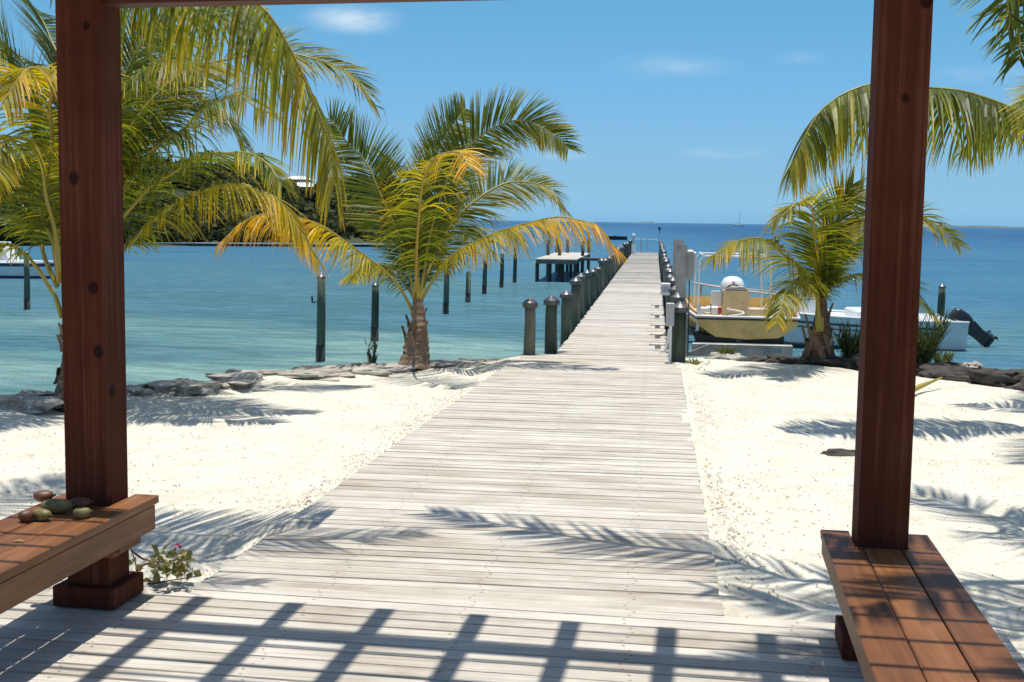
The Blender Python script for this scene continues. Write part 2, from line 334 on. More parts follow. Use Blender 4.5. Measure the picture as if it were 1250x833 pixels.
def sand_z(x, y):
    e = y - shore_y(x) - .25 * noise.noise(Vector((x * .9, 0, 5)))
    z = -.095 + .035 * noise.noise(Vector((x*.5, y*.5, 0))) + .018 * noise.noise(Vector((x*1.7, y*1.7, 3))) + .012 * noise.noise(Vector((x*4.5, y*4.5, 9)))
    if x < -1.2: z -= .05 * min(1, (-1.2 - x) / 1.5)
    if e > -1.2: z += .05 * max(0, 1 - abs(e + .5) / .7)
    z += dent(x, y) if -7.5 < x < 7.5 and e < .2 else 0
    if 5.4 < y < 15.3:
        for ex, sg in ((.34, 1), (-2.06 + (y - 5.5)*.0392, -1)):
            o_ = (x - ex)*sg; nz = noise.noise(Vector((y*1.6, sg*4, 1))) + .5*noise.noise(Vector((y*5, x*3, 2)))
            if o_ > -.07: z += (.06 + .045*nz) * math.exp(-(max(0, o_)/.22)**2)
    if e > .2: z -= min(1.6, (e - .2) * 1.3)
    return z
b_ = MB(); xs = [-26 + .8*i for i in range(18)] + [-11.6 + .07*i for i in range(316)] + [10.5 + .8*i for i in range(20)]
ys = [-9 + .8*i for i in range(12)] + [.6 + .8*i for i in range(5)] + [4.4 + .07*i for i in range(216)]
for y in ys:
    for x in xs: b_.vert((x, y, sand_z(x, y)))
nx = len(xs)
for j in range(len(ys) - 1):
    for i in range(nx - 1): b_.f.append((j*nx + i, j*nx + i + 1, (j+1)*nx + i + 1, (j+1)*nx + i))
tag(b_.build('sand', M['sand'], smooth=True), kind='structure')

def leaf_tri(mb, p, s, t=None, c=None):
    d = Vector((rnd(-1,1), rnd(-1,1), rnd(-.7,.7))).normalized(); e = d.orthogonal().normalized(); e.rotate(Matrix.Rotation(rnd(0, 6.28), 3, d))
    c = c or (rnd(0, 1), rnd(.2, .8), 0); i = len(mb.v)
    mb.vert(p - e*s*.5, c); mb.vert(p + d*s, c); mb.vert(p + e*s*.5, c); mb.f.append((i, i+1, i+2))

# far headland: ridge height above water along its length (px, ridge y, distance)
ridge = [(-160, 205, 165), (0, 200, 165), (120, 196, 165), (200, 200, 160), (280, 202, 160), (340, 220, 158), (400, 228, 150), (440, 226, 145), (480, 230, 140), (505, 262, 132), (525, 296, 122)]
def lerp_ridge(px):
    for a, c in zip(ridge, ridge[1:]):
        if a[0] <= px <= c[0]:
            k = (px - a[0]) / (c[0] - a[0]); return a[1] + (c[1]-a[1])*k, a[2] + (c[2]-a[2])*k
    return ridge[-1][1:]
b_ = MB(); rows = []
pxs = list(range(-160, 521, 20))
for px in pxs:
    ry, rd = lerp_ridge(px)
    top = at(px, ry + 8, rd); foot = gnd(px, 301, WZ); back = top + (top - foot) * .8; back.z = WZ - .5
    foot.z -= .3
    rows.append([foot, foot.lerp(top, .15) + Vector((0, 0, .9)), foot.lerp(top, .4) + Vector((0, 0, 1.2)), foot.lerp(top, .75) + Vector((0,0,.5)), top, back])
b_.loft(rows, closed=False)
tag(b_.build('hill', M['hill'], smooth=True), kind='structure')
fm = MB(); rs = random.Random(3)
for i in range(560):
    px = rs.uniform(-150, 510); ry, rd = lerp_ridge(px); k = rs.uniform(0.02, 1.0) if i > 130 else rs.uniform(0, .04)
    foot = gnd(px, 300, WZ); top = at(px, ry + 10, rd); p = foot.lerp(top, k) + Vector((0, 0, .9 * math.sin(k*3.14)))
    if 335 < px < 392 and k > .6: continue
    r = rs.uniform(1.0, 1.9); h = rs.uniform(1.3, 2.4)
    cc = rs.uniform(0, .7)
    for q in range(170):
        d = Vector((rs.gauss(0, 1), rs.gauss(0, 1), rs.gauss(0, 1))).normalized() * (rs.uniform(.45, 1) ** .5)
        lump = 1 + .35 * noise.noise(d * 2.2 + Vector((i*3.1, 0, 0)))
        leaf_tri(fm, p + Vector((d.x * r, d.y * r, h * .45 + d.z * h * .6)) * 1.0 if lump > .9 else p + Vector((d.x*r*lump, d.y*r*lump, h*.45 + d.z*h*.6*lump)), rs.uniform(.3, .75), c=(min(1, cc + rs.uniform(0, .3)), rs.uniform(.2, .7), 0))
tag(fm.build('woods', M['tree']), 'dark green coastal woods covering the low headland across the bay', 'woods', kind='stuff')
def wispy_tree(px, pyb, pyt, d, label):
    base = at(px, pyb, d); topz = at(px, pyt, d).z
    t = thing('tree', base, label, 'tree')
    H = topz - base.z
    MB().tube([base, base + Vector((.1, 0, H*.5)), base + Vector((0, 0, H*.95))], [.18, .1, .03], 6).build('trunk', M['trunk'], t)
    cmb = MB()
    for k in range(700):
        z = rnd(.2, 1); rr = H * .33 * (1.1 - z) * rnd(.3, 1) + .2; a = rnd(0, 6.28)
        leaf_tri(cmb, base + Vector((rr*math.cos(a), rr*math.sin(a), z*H + .3*noise.noise(Vector((a, z*4, px))))), rnd(.2, .5), c=(rnd(0, .5), rnd(.1, .6), 0))
    cmb.build('crown', M['tree'], t)
wispy_tree(318, 232, 188, 155, 'tall dark feathery tree sticking up from the wooded ridge left of the white roofs')
wispy_tree(470, 262, 205, 135, 'feathery tree on the end of the headland behind the middle palm')

def house(px, py, d, wd, hh, label, yaw=0):
    p = at(px, py, d); t = thing('house', p, label, 'house')
    m_ = Matrix.Translation(p) @ Matrix.Rotation(yaw, 4, 'Z')
    MB().box((-wd/2, -2, -2.5), (wd/2, 2, 0), m_).build('wall', M['wallp'], t)
    e = .5; rr = []
    for z, k in ((0.02, 0), (hh, 1)):
        xx = (wd/2 + e) * (1 - .6*k); yy = (2 + e) * (1 - .92*k)
        rr.append([m_ @ Vector(q) for q in ((-xx, -yy, z), (xx, -yy, z), (xx, yy, z), (-xx, yy, z))])
    MB().loft(rr).build('roof', M['roofw'], t)
    for k in range(3):
        x = (k - 1) * wd * .3
        f = MB().box((x - .55, -2.06, -1.7), (x + .55, -1.99, -.4), m_).build('window', M['white'], t)
        MB().box((x - .47, -2.08, -1.62), (x + .47, -2.062, -.48), m_).build('pane', M['glass'], f)
house(370, 229, 150, 3.0, .6, 'lower white hip roofed house among dark trees on the headland')
house(364, 220, 158, 2.4, .5, 'upper white roofed house on top of the headland')
house(470, 266, 128, 1.6, .5, 'small white roofed house by the shore behind the middle palm', .3)
# seawall along the headland
a0 = gnd(-60, 299, WZ); a1 = gnd(500, 302, WZ)
t = thing('seawall', a0, 'long pale low seawall along the foot of the headland', 'seawall')
dv = (a1 - a0); ln_ = dv.length; ang = math.atan2(dv.y, dv.x); m_ = Matrix.Translation(a0) @ Matrix.Rotation(ang, 4, 'Z')
MB().box((0, -.1, -.4), (ln_, .5, .22), m_).build('wall', M['rockdark'], t)
MB().box((0, -.2, .22), (ln_, .6, .3), m_).build('cap', M['concrete'], t)
def islet(px0, px1, d, h, name='island'):
    b_ = MB(); rr = []
    for i in range(13):
        k = i / 12; px = px0 + (px1 - px0) * k; p = at(px, 271 + .0143*(px-700), d); p.z = WZ
        hh = h * (math.sin(k * math.pi) ** .6) * (.75 + .5 * noise.noise(Vector((k * 6, px0, 0)))) + .02
        q = Vector((0, 60, 0)); rr.append([p - q*.5, p + Vector((0, -10, hh*.7)), p + Vector((0, 0, hh)), p + q])
    b_.loft(rr, closed=False); tag(b_.build(name, M['islet'], smooth=True), kind='structure')
islet(773, 803, 3000, 6); islet(700, 728, 3000, 5); islet(1110, 1420, 6000, 16)

# ------------------------------------------------------------------ boardwalk and pier
PL, PR = -1.22, .2
def left_edge(y): return -2.06 + (y - 5.5) / (15.7 - 5.5) * .4
bw = MB()
for x in (-1.9, -1.3, -.6, .2): bw.box((x + (.25 if x < -1.8 else 0), 5.2, -.3), (x + .06 + (.25 if x < -1.8 else 0), 15.5, -.045))
for y in (5.65, 9, 12.5, 15.4): bw.box((-1.62, y, -.29), (.25, y + .05, -.05))
boardwalk = tag(bw.build('boardwalk', M['stringer']), kind='structure')
pb = MB()
for x in (PL + .06, -.55, PR - .1): pb.box((x, 15.72, -.32), (x + .06, 70, -.045))
for k in range(25): pb.box((PL - .2, 15.8 + 2.2*k, -.5), (PR + .2, 15.8 + 2.2*k + .09, -.325))
pier = tag(pb.build('pier', M['stringer']), kind='structure')
plank_me = {}
def plank(parent, x0, x1, y0, wy, z=0.0, rot=0, tilt=0, org=None):
    if 'p' not in plank_me:
        o = MB().box((-.5, -.5, -.04), (.5, .5, 0)).build('plank', M['deck'])
        me = o.data; bpy.data.objects.remove(o)
        import bmesh
        bm = bmesh.new(); bm.from_mesh(me); bmesh.ops.bevel(bm, geom=[e for e in bm.edges if all(v.co.z > -.01 for v in e.verts)], offset=.0, segments=1)
        bm.to_mesh(me); bm.free(); plank_me['p'] = me
    o = bpy.data.objects.new('plank', plank_me['p']); col.objects.link(o); o.parent = parent
    o.location = ((x0 + x1)/2, y0 + wy/2, z); o.scale = (x1 - x0, wy, 1); o.rotation_euler = (tilt, 0, rot)
    return o
# unit plank with eased top edges across its width
me = bpy.data.meshes.new('plank')
prof = [(-.5, -.04), (.5, -.04), (.5, -.008), (.47, 0), (.2, -.0015), (-.2, -.0015), (-.47, 0), (-.5, -.008)]
n_ = len(prof); vs = [(-.5, a, z) for a, z in prof] + [(.5, a, z) for a, z in prof]
fs = [(k, k + n_, (k+1) % n_ + n_, (k+1) % n_) for k in range(n_)] + [tuple(range(n_)), tuple(range(n_, 2*n_))[::-1]]
me.from_pydata(vs, [], fs); me.materials.append(M['deck']); me.update(); plank_me['p'] = me
y = 5.004; pitch = .099; cnt = 0
while y < 15.6:
    plank(boardwalk, left_edge(y) + rnd(-.01, .01), .34 + rnd(-.007, .007), y, pitch - rnd(.002, .009), -.014 + rnd(-.003, .003), rnd(-.003, .003), rnd(-.012, .012)); y += pitch; cnt += 1
rest = MB(); prng = random.Random(11)
while y < 70:
    x0 = PL + rnd(-.02, .02); x1 = PR + rnd(-.02, .02)
    if cnt < 298: plank(pier, x0, x1, y, pitch - rnd(.002, .01), -.012 + rnd(-.004, .004), rnd(-.003, .003), rnd(-.015, .015)); cnt += 1
    else: rest.box((x0, y, -.04), (x1, y + pitch - .012, rnd(-.005, .005)))
    y += pitch
ro = rest.build('far_planks', M['deck'], pier); ro['kind'] = 'stuff'

# ------------------------------------------------------------------ gazebo: deck, pergola, benches
GA = R(-1.6)     # turned slightly clockwise of the pier
LP = gnd(110, 741, 0); RP = gnd(1072, 806, 0)
LP = LP + Vector((0, .09, 0)); RP = RP + Vector((0, .09, 0))
gx = (RP - LP).normalized(); GA = math.atan2(gx.y, gx.x); gy = Vector((-gx.y, gx.x, 0))
GM = Matrix.Translation(((LP + RP) / 2)) @ Matrix.Rotation(GA, 4, 'Z')
HW = (RP - LP).length / 2
def G(x, y, z): return GM @ Vector((x, y, z))
gd = MB()
for x in (-2.2, -1.1, 0, 1.1, 2.2): gd.box((x, -6, -.2), (x + .05, .28, -.045), GM)
deck = tag(gd.build('gazebo_deck', M['stringer']), kind='structure')
pw = .108; yy = .33
for k in range(58):
    o = plank(deck, 0, 2*HW + 1.15, 0, pw - rnd(.005, .014), 0)
    o.location = G(rnd(-.01, .01), yy - pw/2, .004 + rnd(-.003, .003)); o.rotation_euler = (rnd(-.012, .012), 0, GA + rnd(-.002, .002)); yy -= pw
perg = thing('pergola', (LP + RP)/2, 'dark red stained timber pergola framing the view onto the boardwalk', 'pergola')
PWD = .19
def post(x, y, top):
    m_ = GM @ Matrix.Translation((x, y, 0)); h = PWD/2
    o = MB().box((-h, -h, .012), (h, h, top), m_, ch=.008).build('post', M['post'], perg, org=None)
    tr = MB(); a = h + .045
    tr.box((-a, -a, .008), (a, -h - .002, .1), m_, ch=.005); tr.box((-a, h + .002, .008), (a, a, .1), m_, ch=.005)
    tr.box((-a, -h - .001, .008), (-h - .002, h + .001, .098), m_, ch=.005); tr.box((h + .002, -h - .001, .008), (a, h + .001, .098), m_, ch=.005)
    tr.build('base_trim', M['post'], o)
for sx in (-1, 1):
    for y in (0, -3.4): post(sx * HW, y, 2.755)
def beamx(y):
    r_ = [[G(x, y + dy, z) for dy, z in ((-.055, 2.59 + k), (.055, 2.59 + k), (.055, 2.77 + k*.2), (-.055, 2.77 + k*.2))] for x, k in ((-HW - .02, -.032), (HW + .02, -.008))]
    MB().loft(r_).build('beam', M['beam'], perg)
beamx(0.0); beamx(-3.4)
for sx in (-1, 1): MB().box((sx*(HW + .42) - .06, -3.3, 2.6 + (.05 if sx > 0 else 0)), (sx*(HW + .42) + .06, -.06, 2.765), GM).build('beam', M['bench'], perg)
RX = [-1.96, -1.53, -1.12, -.71, -.31, .095, .5]
for k, x in enumerate(RX):
    p = Vector((x, 5.35, 0)); lx = (GM.inverted() @ p).x
    MB().box((lx - .044, -3.6, 2.785), (lx + .044, .42 + rnd(-.01, .01), 2.93), GM).build('rafter', M['bench'], perg)
for k in range(17):
    y = .12 - .21 * k + rnd(-.03, .03)
    MB().box((-HW - .45, y - .011, 2.932), (HW + .6, y + .011, 2.955), GM).build('slat', M['beam'], perg)

def bench(sx, label):
    x0 = sx * HW; t = thing('bench', G(x0, -.9, 0), label, 'bench', 'pergola benches')
    w3 = .138; z1 = .45; z0 = .412; y0, y1 = -2.6, .155; h = PWD/2
    for k, xc in enumerate((-w3 - .004, 0, w3 + .004)):
        mb = MB()
        if k == 1: mb.box((x0 - w3/2, y0, z0), (x0 + w3/2, -h - .004, z1 - .002), GM, ch=.004)
        else:
            s = -1 if k == 0 else 1
            # outer planks, notched round the post
            mb.box((x0 + xc - w3/2, y0, z0), (x0 + xc + w3/2, -h - .006, z1), GM, ch=.004)
            a, c = sorted((x0 + s*(h + .004), x0 + xc + s*w3/2)); mb.box((a, -h - .008, z0 + .001), (c, y1, z1 - .001), GM, ch=.003)
        mb.build('plank', M['bench'], t)
    for s in (-1, 1):
        a, c = sorted((x0 + s * (w3*1.5 - .03), x0 + s * (w3*1.5 + .0)))
        MB().box((a, y0 + .02, .30 if sx < 0 else .355), (c, y1 - .03, z0 - .002), GM, ch=.003).build('apron', M['bench'], t)
    for y in (-h - .05, -2.3):
        MB().box((x0 - w3*1.5 + .033, y, .26 if sx < 0 else .35), (x0 + w3*1.5 - .033, y + .045, z0 - .004), GM).build('support', M['bench'], t)
    for s in (-1, 1):
        a, c = sorted((x0 + s*(h + .002), x0 + s*(h + .045)))
        MB().box((a, -.14, .235 if sx < 0 else .31), (c, .12, .298 if sx < 0 else .353), GM, ch=.003).build('cleat', M['bench'], t)
    MB().box((x0 - .15, -2.5, .006), (x0 + .15, -2.4, .298), GM).build('leg', M['bench'], t)
bench(-1, 'stained plank bench round the left post with fruits lying on it')
bench(1, 'stained three plank bench round the right post dappled with shade, nothing on it')

def fruit(px, py, size, mat, label, ang, el=1.0, name='fruit'):
    p = gnd(px, py, .45); rx, ry, rz = size
    t = thing(name, p, label, 'fruit', 'fruits on the left bench')
    m_ = Matrix.Translation(p + Vector((0, 0, rz*.92))) @ Matrix.Rotation(ang, 4, 'Z')
    rings = []
    for i in range(11):
        th = math.pi * (i / 10); s = max(.04, math.sin(th)) ** .85
        xx = -math.cos(th) * rx * (1 + .06*math.sin(3*th))
        rings.append([m_ @ Vector((xx, ry*s*math.cos(a)*(1 + .12*noise.noise(Vector((xx*20, a, px)))), rz*s*math.sin(a)*(1 + .1*noise.noise(Vector((xx*20, a, py)))) + .003*math.cos(th*2))) for a in [6.283*k/14 for k in range(14)]])
    MB().loft(rings).build('body', mat, t, smooth=True)
    e = m_ @ Vector((rx*.98, 0, 0)); MB().tube([e, e + (m_.to_3x3() @ Vector((.012, 0, .004)))], [.008, .005], 6).build('stem', M['twig'], t)
fruit(53, 612, (.04, .032, .026), M['fruit_brown'], 'dark brown fruit at the back of the group beside the left post', .4)
fruit(70, 626, (.062, .036, .032), M['fruit_green'], 'largest green mottled fruit lying in the middle of the bench group', .25)
fruit(98, 621, (.042, .03, .027), M['fruit_brown'], 'dark brown fruit in front of the post right of the largest green one', .5)
fruit(32, 637, (.03, .028, .027), M['fruit_brown'], 'round reddish brown fruit leftmost of the group on the bench', .9)
fruit(51, 635, (.042, .03, .026), M['fruit_green'], 'dull green fruit touching the round reddish one', -.3)
fruit(100, 633, (.034, .025, .025), M['fruit_green'], 'small yellow green fruit nearest the bench front edge', .6)

# ------------------------------------------------------------------ palms
def spline(pts, n):
    P = [Vector(p) for p in pts]; P = [P[0]*2 - P[1]] + P + [P[-1]*2 - P[-2]]; out = []
    seg = len(P) - 3
    for i in range(n):
        u = i / (n - 1) * seg; k = min(int(u), seg - 1); u -= k; a, b, c, d = P[k:k+4]
        out.append(.5 * ((2*b) + (c - a)*u + (2*a - 5*b + 4*c - d)*u*u + (3*b - a - 3*c + d)*u**3))
    return out
def frond(parent, pts, L=.62, hang=.5, roll=0.0, yel=(0.1, .3), width=.018, gap=.0155, sweep=.75, ragged=.06, start=.2, lift=.25, stalk=.4, rr=.017):
    sp = spline(pts, 60)
    seed = rnd(0, 99); sp = [q + Vector((noise.noise(Vector((i*.11, seed, 0))), noise.noise(Vector((i*.11, seed, 7))), noise.noise(Vector((i*.11, seed, 13))))) * .05 * min(1, i/12) for i, q in enumerate(sp)]
    ln = [0]
    for a, b in zip(sp, sp[1:]): ln.append(ln[-1] + (b - a).length)
    tot = ln[-1]; mb = MB()
    def P(s):
        for i in range(59):
            if ln[i+1] >= s: k = (s - ln[i]) / max(1e-6, ln[i+1] - ln[i]); return sp[i].lerp(sp[i+1], k), (sp[i+1] - sp[i]).normalized()
        return sp[-1], (sp[-1] - sp[-2]).normalized()
    ch = sp[-1] - sp[0]; h = Vector((ch.x, ch.y, 0))
    if h.length < .2: h = Vector((sp[30].x - sp[0].x, sp[30].y - sp[0].y, .001))
    side0 = h.normalized().cross(Vector((0, 0, 1))).normalized()
    s = tot * start
    while s < tot:
        k = (s / tot - start) / (1 - start)
        for sg in (-1, 1):
            if random.random() < ragged or noise.noise(Vector((s*5, sg*3.3, seed))) > .42: continue
            p, T = P(s + rnd(-.01, .01))
            sd = (side0 - T * side0.dot(T)).normalized(); sd.rotate(Matrix.Rotation(R(roll), 3, T)); nm = sd.cross(T)
            if nm.z < 0 and abs(roll) < 60: nm = -nm
            ll = L * (.5 + .5*min(1, k/.25)) * (1 - .6 * max(0, (k - .55)/.45)**1.4) * rnd(.86, 1.08)
            fw = sweep * (.7 + .6*k) + rnd(-.1, .1)
            tipb = rnd(0, .55); brk = random.choice((2, 3, 3)) if random.random() < .09 else 9; hclump = 1 + .8*noise.noise(Vector((s*2.5, sg, seed+5)))
            d = (sd*sg + T*fw + nm*lift*rnd(.6, 1.4)).normalized()
            hg = hang * hclump * rnd(.55, 1.45); yv = yel[0] + (yel[1] - yel[0])*k + rnd(-.07, .07) + .16*noise.noise(Vector((s*3, sg*2, seed+9))); br = rnd(.1, .95)**1.1; yv += .25 if random.random() < .06 else 0
            wv = d.cross(nm).normalized(); wv = (wv + nm*rnd(-.5, .5)).normalized()
            seg = 5; q = p.copy(); i0 = len(mb.v); W = width * rnd(.8, 1.15)
            for j in range(seg + 1):
                u = j / seg; wj = W * (.45 + .55*min(1, u/.2)) * (1 - u**2.2) * .5 + .0012
                cj = (max(0, min(1, yv + .1*u*u + tipb*u**5)), br, 0)
                mb.vert(q - wv*wj, cj); mb.vert(q + wv*wj, cj)
                g_ = hg * (.25 + 1.1*u) + (2.2 if j >= brk else 0)
                dd = (d + Vector((0, 0, -1)) * g_).normalized(); q = q + dd * (ll/seg)
                wv2 = wv - dd * wv.dot(dd)
                if wv2.length > 1e-3: wv = wv2.normalized()
                if j: mb.f.append((i0 + 2*j - 2, i0 + 2*j - 1, i0 + 2*j + 1, i0 + 2*j))
        s += gap * rnd(.85, 1.15)
    fo = mb.build('frond', M['frond'], parent)
    st = MB(); n = 26; ss = [sp[int(i*59/(n-1))] for i in range(n)]
    st.tube(ss, [rr*1.5*(1 - .88*(i/(n-1))**.8) + .002 for i in range(n)], 6); st.c = [(stalk, .5, 0)] * len(st.v)
    st.build('stalk', M['stalk'], fo, smooth=True)
    return fo
def auto_frond(parent, crown, az, el, ln, droop, **k):
    d = Vector((math.cos(az)*math.cos(el), math.sin(az)*math.cos(el), math.sin(el))); p = Vector(crown); pts = [p.copy()]
    for i in range(6):
        p = p + d * ln/6; pts.append(p.copy()); d = (d + Vector((0, 0, -droop*(.12 + .09*i)))).normalized()
    return frond(parent, pts, **k)
def palm(base, crown, r0, r1, label, husks=10, kmax=.75, name='coconut_palm'):
    base = Vector(base); crown = Vector(crown)
    t = thing(name, base, label, 'palm tree', 'coconut palms on the beach')
    n = 22; pts = []; rad = []
    for i in range(n):
        k = i/(n-1); pts.append(base.lerp(crown, k) + Vector((.03*math.sin(k*3), .02*math.sin(k*4), -.05*(1-k)))); rad.append((r0 + (r1 - r0)*(k*k*(3 - 2*k))) * (1 + .06*(i % 2) + (.35*(1-k)**6)))
    MB().tube(pts, rad, 14).build('trunk', M['trunk'], t, smooth=False)
    ax = (crown - base)
    for i in range(husks):
        a = i * 2.4 + rnd(-.3, .3); k = .12 + kmax * i/husks; p = base + ax*k; u = Vector((math.cos(a), math.sin(a), 0))
        v = Vector((-u.y, u.x, 0)); l = rnd(.14, .3) * r0/.15; wj = rnd(.6, 1.1); rr = r0 + (r1-r0)*k*k*(3-2*k)
        rings = []
        for j in range(5):
            q = j/4; w_ = rr * (.62 - .45*q) * wj; c = p + u*(rr*.8 + l*.2*q**1.5 + rnd(0, .01)) + Vector((0, 0, l*q*(.8 if i % 2 else -.8)))
            rings.append([c - v*w_ - u*.05*q*0, c + u*.018*1.2, c + v*w_, c - u*.012])
        MB().loft(rings).build('husk', M['husk'], t)
    return t
A = lambda d, *p: [at(x, y, d + (dd[0] if dd else 0)) for x, y, *dd in p]

# middle palm
D = 15.1
pm = palm(gnd(505, 448, -.1), at(510, 366, D), .165, .065, 'middle coconut palm at the water edge left of the pier with orange tipped fronds', 22, .6)
frond(pm, A(D, (511, 388), (515, 366), (552, 312, -.2), (610, 283, -.4), (680, 266, -.6), (725, 275, -.7), (757, 306, -.8)), L=.62, hang=1.3, yel=(.35, .85), lift=.1)
frond(pm, A(D, (510, 388), (512, 358), (513, 290, .2), (526, 215, .5), (548, 160, .9), (568, 132, 1.3)), gap=.0105, width=.0145, ragged=.02, L=.6, hang=.16, roll=60, yel=(.16, .34), sweep=.7)
frond(pm, A(D, (511, 388), (514, 358), (530, 270, .1), (566, 182, .1), (622, 150, 0), (668, 158, -.1), (692, 182, -.2)), gap=.0105, width=.0145, ragged=.02, L=.58, hang=.26, roll=72, yel=(.16, .34), sweep=.8)
frond(pm, A(D, (508, 388), (508, 360), (509, 290, -.5), (516, 225, -.9), (535, 190, -1.3), (560, 187, -1.7), (575, 205, -1.9)), L=.66, hang=1.0, roll=20, yel=(.12, .8), stalk=.65, gap=.026)
frond(pm, A(D, (505, 388), (500, 372), (470, 328, -.1), (420, 290, -.3), (365, 265, -.5), (310, 268, -.7), (264, 302, -.9)), L=.6, hang=1.3, yel=(.4, .9), lift=.1, stalk=.6)
frond(pm, A(D, (507, 388), (505, 360), (488, 290, .1), (455, 210, .3), (420, 165, .4), (388, 138, .4)), gap=.012, width=.0155, ragged=.02, L=.6, hang=.18, roll=-55, yel=(.12, .3))
frond(pm, A(D, (511, 388), (515, 362), (545, 285, .4), (590, 238, .6), (632, 222, .8), (668, 232, .9), (690, 255, .9)), gap=.012, width=.016, ragged=.02, L=.6, hang=.5, roll=40, yel=(.12, .4))
frond(pm, A(D, (510, 388), (512, 360), (528, 310, .5), (556, 285, 1.0), (590, 290, 1.5)), L=.55, hang=.7, yel=(.1, .3))
frond(pm, A(D, (508, 388), (508, 358), (500, 270, .4), (488, 215, .8), (470, 190, 1.3)), L=.6, hang=.4, yel=(.16, .34), roll=30)
frond(pm, A(D, (507, 388), (506, 364), (480, 330, .3), (455, 320, .8), (430, 340, 1.3)), L=.5, hang=1.0, yel=(.2, .5))

# left palm (trunk behind the left post)
D = 12.2
pl = palm(gnd(82, 494, -.12), at(90, 352, D), .12, .075, 'left coconut palm behind the left post with long yellow arching fronds', 16)
frond(pl, A(D, (95, 350), (150, 302, -.1), (205, 255, -.2), (265, 226, -.4), (330, 240, -.5), (392, 318, -.6)), L=.62, hang=1.05, yel=(0.28, 0.62), lift=.1)
frond(pl, A(D, (76, 388), (55, 340, -.1), (28, 308, -.3), (-10, 300, -.5), (-50, 330, -.6)), L=.45, hang=1.0, yel=(0.28, 0.62), start=.45, stalk=.5)
frond(pl, A(D, (72, 345), (64, 230, -.3), (62, 130, -.7), (58, 88, -1.0), (35, 82, -1.3), (0, 125, -1.6)), L=.75, hang=1.1, roll=15, yel=(0.28, 0.57), stalk=.75)
frond(pl, A(D, (72, 340), (50, 200, .3), (20, 90, .6), (-30, 10, .8)), L=.8, hang=.25, roll=60, yel=(0.03, 0.22))
frond(pl, A(D, (80, 338), (90, 180, .6), (70, 60, 1.2), (20, -10, 1.8)), L=.8, hang=.3, roll=40, yel=(0.03, 0.22))
frond(pl, A(D, (90, 345), (148, 234, .1), (195, 182, .1), (235, 145, 0), (285, 118, -.2), (325, 140, -.4)), L=.7, hang=.9, roll=20, yel=(0.06, 0.32), stalk=.45)
frond(pl, A(D, (88, 338), (160, 150, .5), (240, 85, .8), (340, 62, 1.0), (420, 85, 1.1), (460, 128, 1.2)), L=.7, hang=.45, roll=35, yel=(0.08, 0.42))
frond(pl, A(D, (84, 335), (130, 150, .3), (170, 60, .3), (230, 20, .2), (300, 20, .1)), L=.8, hang=.5, roll=40, yel=(0.01, 0.22))
frond(pl, A(D, (90, 342), (170, 240, -.4), (240, 195, -.8), (310, 190, -1.1), (345, 225, -1.3)), L=.6, hang=.9, yel=(0.06, 0.27))
frond(pl, A(D, (70, 350), (30, 260, .3), (-20, 200, .6), (-80, 210, .9)), L=.7, hang=.8, yel=(0.08, 0.32))
frond(pl, A(D, (78, 340), (60, 250, -.5), (40, 180, -1.0), (10, 170, -1.5), (-10, 220, -1.8)), L=.6, hang=1.1, yel=(0.18, 0.52))
frond(pl, A(D, (86, 338), (120, 200, -.3), (150, 110, -.7), (200, 70, -1.0), (250, 90, -1.2)), L=.7, hang=.8, roll=20, yel=(0.03, 0.27))
for (a_, b_2, c_2, d_2, dz_) in (((110, 220), (160, 120), (215, 100), (275, 150), 1.2), ((75, 220), (45, 110), (10, 60), (-40, 70), 1.0), ((105, 200), (140, 90), (180, 40), (240, 50), 1.6), ((60, 280), (35, 230), (5, 235), (-20, 290), -.6)):
    frond(pl, A(D, (82, 340), a_ + (dz_*.3,), b_2 + (dz_*.7,), c_2 + (dz_,), d_2 + (dz_*1.2,)), L=.72, hang=.75, roll=25, yel=(0.06, 0.37))
frond(pl, A(D, (86, 338), (135, 230, .5), (190, 140, 1.0), (260, 130, 1.5), (300, 180, 1.8)), L=.7, hang=.7, roll=20, yel=(0.01, 0.22))

# near left palm: trunk just outside the view
D = 7.3
cn_ = at(-120, -60, D)
pn_ = palm((cn_.x - .1, cn_.y, -.12), cn_, .13, .09, 'tall coconut palm left of the pergola whose big drooping frond hangs under the beam', 8)
frond(pn_, [cn_, (-3.0, 6.75, 3.75), (-2.3, 6.55, 3.9), (-1.7, 6.65, 3.75), (-1.2, 6.85, 3.45)], L=.5, hang=.3, yel=(.1, .3), gap=.032, rr=.028)
frond(pn_, [cn_, (-3.2, 6.2, 3.7), (-2.5, 5.8, 3.8), (-1.8, 5.8, 3.5)], L=.45, hang=.3, yel=(.1, .3), gap=.036, rr=.028)
frond(pn_, [cn_, at(0, -95, D), at(130, -70, D - .1), at(235, -35, D - .2), at(315, 5, D - .3), at(368, 90, D - .3), at(398, 165, D - .3), at(409, 222, D - .3)], L=.86, hang=2.0, yel=(.14, .42), gap=.0125, lift=.0, width=.017, ragged=.02, sweep=.3)
for az, el, ln, dr in ((2.0, .7, 2.5, .8), (3.1, .6, 2.4, .9), (4.0, .5, 2.4, .9), (1.2, 1.0, 2.4, .6)):
    auto_frond(pn_, cn_, az, el, ln, dr, L=.6, hang=.6, yel=(.1, .3))

